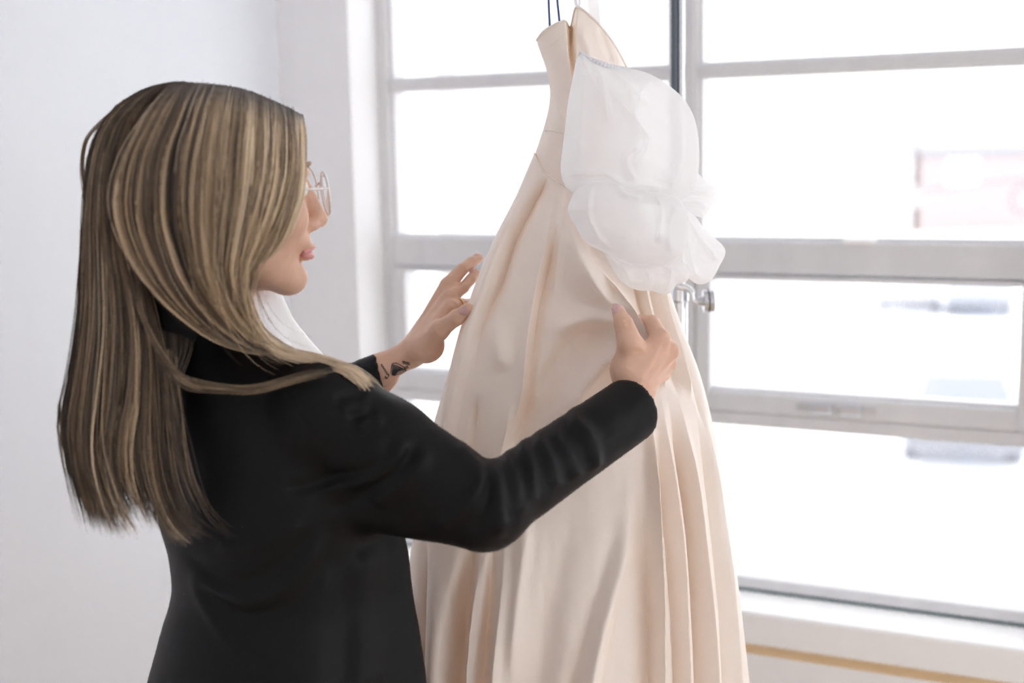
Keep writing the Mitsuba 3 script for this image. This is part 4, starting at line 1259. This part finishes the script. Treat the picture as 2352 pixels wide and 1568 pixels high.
def comb(guides, n, thick=.012, spread=.004, rad=.00075, light=0.0, streaks=22, seed=0, K=25, tips=.12, dark_root=True, side=(0, 1, 0), lift=1.0):
    """n strands spread between the guide curves (rows of photo x, y and distance); thick = how far the layers go back."""
    r = np.random.default_rng(seed)
    G = np.array([spline(pts(g), K) for g in guides])
    u = np.sort(r.uniform(0, 1, n))
    P = PchipInterpolator(np.linspace(0, 1, len(G)), G, axis=0)(u)
    t = np.linspace(0, 1, K)
    lay = r.uniform(0, 1, n) ** 1.3
    P = P + np.array([0, -.008, 0]) * lift * np.clip(t * 8, 0, 1)[None, :, None] * np.clip((.55 - t) * 6, 0, 1)[None, :, None]
    P = P + (lay * thick)[:, None, None] * np.asarray(side, float)
    cl = np.stack([u * streaks, np.zeros(n), np.full(n, seed)], -1)
    w = np.stack([meshkit.noise(cl + [0, k * 7.3, 0], seed + k) - .5 for k in range(3)], -1)
    P = P + w[:, None] * (t[:, None] ** .8 * spread * 3.0)[None]
    j = r.normal(0, 1, (n, 1, 3)) * spread * .35 * (.35 + t[None, :, None])
    ph = r.uniform(0, 6.28, (n, 1))
    wob = np.sin(t[None] * r.uniform(3, 8, (n, 1)) + ph) * spread * .3
    P = P + j + wob[..., None] * np.array([1, .6, .2])
    # uneven ends
    cutt = 1 - tips * r.uniform(0, 1, n) ** 1.5
    for i in range(n):
        P[i] = np.stack([np.interp(t * cutt[i], t, P[i][:, k]) for k in range(3)], -1)
    s1 = meshkit.noise(np.stack([u * streaks * 1.6, np.full(n, 3.1), np.full(n, seed)], -1), 11)
    s2 = meshkit.noise(np.stack([u * streaks * 6, np.full(n, 9.7), np.full(n, seed)], -1), 12)
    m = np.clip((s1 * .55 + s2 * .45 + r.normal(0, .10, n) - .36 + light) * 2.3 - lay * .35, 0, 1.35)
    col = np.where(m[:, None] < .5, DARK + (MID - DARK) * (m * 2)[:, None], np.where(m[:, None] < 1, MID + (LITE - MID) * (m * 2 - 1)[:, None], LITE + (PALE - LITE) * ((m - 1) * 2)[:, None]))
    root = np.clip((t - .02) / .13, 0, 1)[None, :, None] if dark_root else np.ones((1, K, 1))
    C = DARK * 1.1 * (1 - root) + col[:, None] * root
    R = rad * r.uniform(.7, 1.25, (n, 1)) * np.clip((1.02 - t) * 6, .15, 1)[None]
    d = np.gradient(P, axis=1)
    d /= np.linalg.norm(d, axis=-1, keepdims=True) + 1e-12
    a = np.cross(d, np.array([0, 1.0, .01]))
    a /= np.linalg.norm(a, axis=-1, keepdims=True) + 1e-12
    b = np.cross(d, a)
    th = np.arange(3) * 2 * math.pi / 3
    V = P[:, :, None] + R[:, :, None, None] * (np.cos(th)[:, None] * a[:, :, None] + np.sin(th)[:, None] * b[:, :, None])
    i, jj = np.meshgrid(np.arange(K - 1), np.arange(3), indexing='ij')
    q = np.stack([i * 3 + jj, i * 3 + (jj + 1) % 3, (i + 1) * 3 + (jj + 1) % 3, (i + 1) * 3 + jj], -1).reshape(-1, 4)
    f = np.vstack([q[:, [0, 1, 2]], q[:, [0, 2, 3]]])
    F = (f[None] + (np.arange(n) * K * 3)[:, None, None]).reshape(-1, 3)
    hair_V.append(V.reshape(-1, 3))
    hair_F.append(F)
    hair_C.append(np.repeat(np.broadcast_to(C, (n, K, 3))[:, :, None], 3, axis=2).reshape(-1, 3))


FRONT = [
    [(692, 266, 1.42), (700, 320, 1.385), (697, 390, 1.355), (688, 450, 1.338), (672, 505, 1.335), (648, 555, 1.34), (615, 590, 1.345)],
    [(665, 252, 1.405), (676, 310, 1.37), (676, 390, 1.335), (660, 460, 1.322), (634, 520, 1.32), (600, 572, 1.325), (568, 625, 1.335), (558, 685, 1.35), (580, 748, 1.375), (620, 797, 1.392), (690, 827, 1.388), (770, 852, 1.378)],
    [(640, 240, 1.395), (648, 300, 1.355), (645, 390, 1.322), (625, 480, 1.308), (590, 560, 1.31), (563, 620, 1.32), (560, 680, 1.34), (582, 745, 1.37), (622, 795, 1.39), (690, 825, 1.385), (760, 850, 1.375)],
    [(600, 222, 1.385), (605, 290, 1.345), (600, 400, 1.305), (578, 500, 1.294), (552, 590, 1.30), (545, 650, 1.315), (560, 710, 1.34), (592, 765, 1.37), (640, 803, 1.385), (720, 832, 1.38)],
    [(560, 207, 1.375), (556, 290, 1.325), (545, 420, 1.292), (525, 540, 1.288), (515, 620, 1.298), (530, 690, 1.32), (562, 748, 1.35), (605, 790, 1.375), (650, 810, 1.385)],
    [(500, 196, 1.37), (482, 280, 1.318), (462, 400, 1.288), (456, 520, 1.286), (466, 610, 1.295), (498, 690, 1.315), (545, 755, 1.345), (600, 798, 1.37), (640, 812, 1.385)],
    [(435, 191, 1.37), (395, 270, 1.32), (355, 380, 1.292), (348, 500, 1.29), (375, 600, 1.30), (428, 690, 1.315), (500, 760, 1.345), (570, 798, 1.365), (630, 812, 1.38)],
    [(395, 193, 1.37), (330, 270, 1.325), (275, 380, 1.30), (258, 480, 1.30), (282, 575, 1.31), (340, 660, 1.32), (420, 735, 1.34), (500, 785, 1.36), (590, 808, 1.38)],
]
BACK = [
    [(420, 190, 1.40), (330, 212, 1.40), (262, 262, 1.40), (212, 340, 1.40), (203, 430, 1.395), (200, 520, 1.39), (190, 650, 1.385), (178, 780, 1.38), (160, 880, 1.375), (143, 960, 1.37), (150, 1040, 1.37), (172, 1120, 1.37), (200, 1225, 1.37)],
    [(400, 191, 1.39), (310, 222, 1.375), (248, 300, 1.36), (225, 400, 1.35), (218, 550, 1.345), (212, 700, 1.345), (198, 850, 1.345), (180, 980, 1.345), (196, 1100, 1.345), (232, 1218, 1.345)],
    [(385, 194, 1.38), (300, 245, 1.35), (250, 350, 1.328), (240, 480, 1.322), (245, 620, 1.325), (245, 760, 1.33), (232, 900, 1.33), (222, 1040, 1.33), (245, 1150, 1.33), (290, 1240, 1.335)],
    [(375, 196, 1.375), (300, 270, 1.34), (262, 400, 1.325), (262, 530, 1.325), (280, 650, 1.33), (290, 780, 1.335), (285, 900, 1.335), (262, 1010, 1.335), (262, 1080, 1.335), (300, 1155, 1.34)],
    [(372, 198, 1.375), (310, 290, 1.345), (280, 430, 1.335), (290, 560, 1.335), (312, 680, 1.34), (325, 800, 1.345), (322, 930, 1.345), (318, 1040, 1.345), (345, 1150, 1.347), (395, 1245, 1.35)],
    [(372, 198, 1.375), (320, 300, 1.35), (300, 450, 1.34), (312, 580, 1.34), (338, 700, 1.345), (360, 820, 1.35), (370, 950, 1.352), (378, 1060, 1.352), (400, 1160, 1.352), (440, 1220, 1.352), (485, 1243, 1.355)],
]
INNER = [
    [(330, 300, 1.36), (280, 450, 1.36), (270, 600, 1.365), (280, 750, 1.365), (270, 900, 1.36), (262, 1020, 1.36)],
    [(350, 300, 1.36), (310, 450, 1.355), (330, 580, 1.36), (360, 700, 1.365), (365, 820, 1.37), (350, 950, 1.365), (345, 1060, 1.365)],
    [(370, 320, 1.36), (350, 450, 1.35), (390, 590, 1.355), (430, 690, 1.37), (430, 790, 1.38), (395, 900, 1.37), (385, 980, 1.37)],
]
FAR = [[(int(x), int(y), HD + .085 + dz) for x, y, dz in g] for g in (
    [(640, 250, -.02), (640, 330, .0), (610, 430, .01), (560, 560, .015), (520, 700, .03), (500, 850, .06), (480, 950, .08)],
    [(520, 205, -.05), (510, 300, .0), (490, 450, .015), (470, 600, .02), (450, 750, .04), (440, 900, .06), (430, 980, .08)],
    [(420, 195, -.06), (350, 260, -.03), (300, 400, -.01), (290, 560, 0.0), (290, 750, .0), (280, 900, .0), (280, 1010, .0)],
    [(400, 192, -.07), (300, 240, -.06), (240, 340, -.055), (225, 480, -.05), (220, 640, -.05), (210, 800, -.06), (195, 950, -.07), (195, 1080, -.08)])]
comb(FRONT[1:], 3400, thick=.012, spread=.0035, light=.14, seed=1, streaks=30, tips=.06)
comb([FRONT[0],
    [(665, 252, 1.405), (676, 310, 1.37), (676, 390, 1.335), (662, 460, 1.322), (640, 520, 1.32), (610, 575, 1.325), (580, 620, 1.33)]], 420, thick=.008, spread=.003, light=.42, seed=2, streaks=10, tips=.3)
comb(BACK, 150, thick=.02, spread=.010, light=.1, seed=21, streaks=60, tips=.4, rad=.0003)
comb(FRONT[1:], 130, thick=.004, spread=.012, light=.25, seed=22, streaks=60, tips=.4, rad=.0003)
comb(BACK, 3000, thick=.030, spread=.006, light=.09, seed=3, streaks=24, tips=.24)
comb(INNER, 1300, thick=.03, spread=.005, light=-.65, seed=4, streaks=12, tips=.1)  # strand colour darkened to paint the shade between the hair masses
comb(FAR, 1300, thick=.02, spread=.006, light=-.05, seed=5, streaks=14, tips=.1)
# wisps: over the near shoulder (pale colour stands for backlight), across the blazer, and a loose loop at the crown
comb([[(560, 690, 1.35), (590, 765, 1.375), (650, 812, 1.385), (740, 838, 1.37), (800, 858, 1.36), (835, 890, 1.36), (850, 930, 1.37)],
      [(565, 660, 1.34), (600, 750, 1.37), (660, 800, 1.39), (750, 826, 1.38), (815, 850, 1.375), (860, 885, 1.39), (893, 915, 1.41)]], 230, thick=.008, spread=.005, light=.95, seed=6, streaks=8, tips=.3, dark_root=False, rad=.0006)
comb([[(300, 620, 1.335), (360, 790, 1.34), (440, 870, 1.325), (560, 890, 1.325), (680, 862, 1.335), (780, 838, 1.345)],
      [(320, 640, 1.335), (370, 800, 1.34), (450, 895, 1.325), (570, 900, 1.325), (690, 868, 1.335), (770, 846, 1.345)]], 34, thick=.003, spread=.004, light=.0, seed=7, streaks=6, tips=.3, dark_root=False, rad=.0005)
comb([[(380, 800, 1.338), (385, 950, 1.335), (400, 1080, 1.335), (430, 1170, 1.34), (500, 1230, 1.345)], [(400, 820, 1.338), (430, 960, 1.335), (450, 1080, 1.335), (500, 1180, 1.34), (560, 1230, 1.345)]], 26, thick=.003, spread=.007, light=.05, seed=8, streaks=6, tips=.4, dark_root=False, rad=.0004)
comb([[(330, 210, 1.39), (250, 265, 1.39), (195, 330, 1.39), (184, 390, 1.39), (192, 450, 1.39), (200, 560, 1.385)], [(330, 213, 1.39), (252, 270, 1.39), (200, 335, 1.39), (190, 390, 1.39), (196, 450, 1.39), (204, 560, 1.385)]], 16, thick=.003, spread=.002, light=.1, seed=9, streaks=4, tips=.1, rad=.0005)
off = np.cumsum([0] + [len(v) for v in hair_V[:-1]])
hm = trimesh.Trimesh(np.vstack(hair_V), np.vstack([f + k for f, k in zip(hair_F, off)]), process=False)
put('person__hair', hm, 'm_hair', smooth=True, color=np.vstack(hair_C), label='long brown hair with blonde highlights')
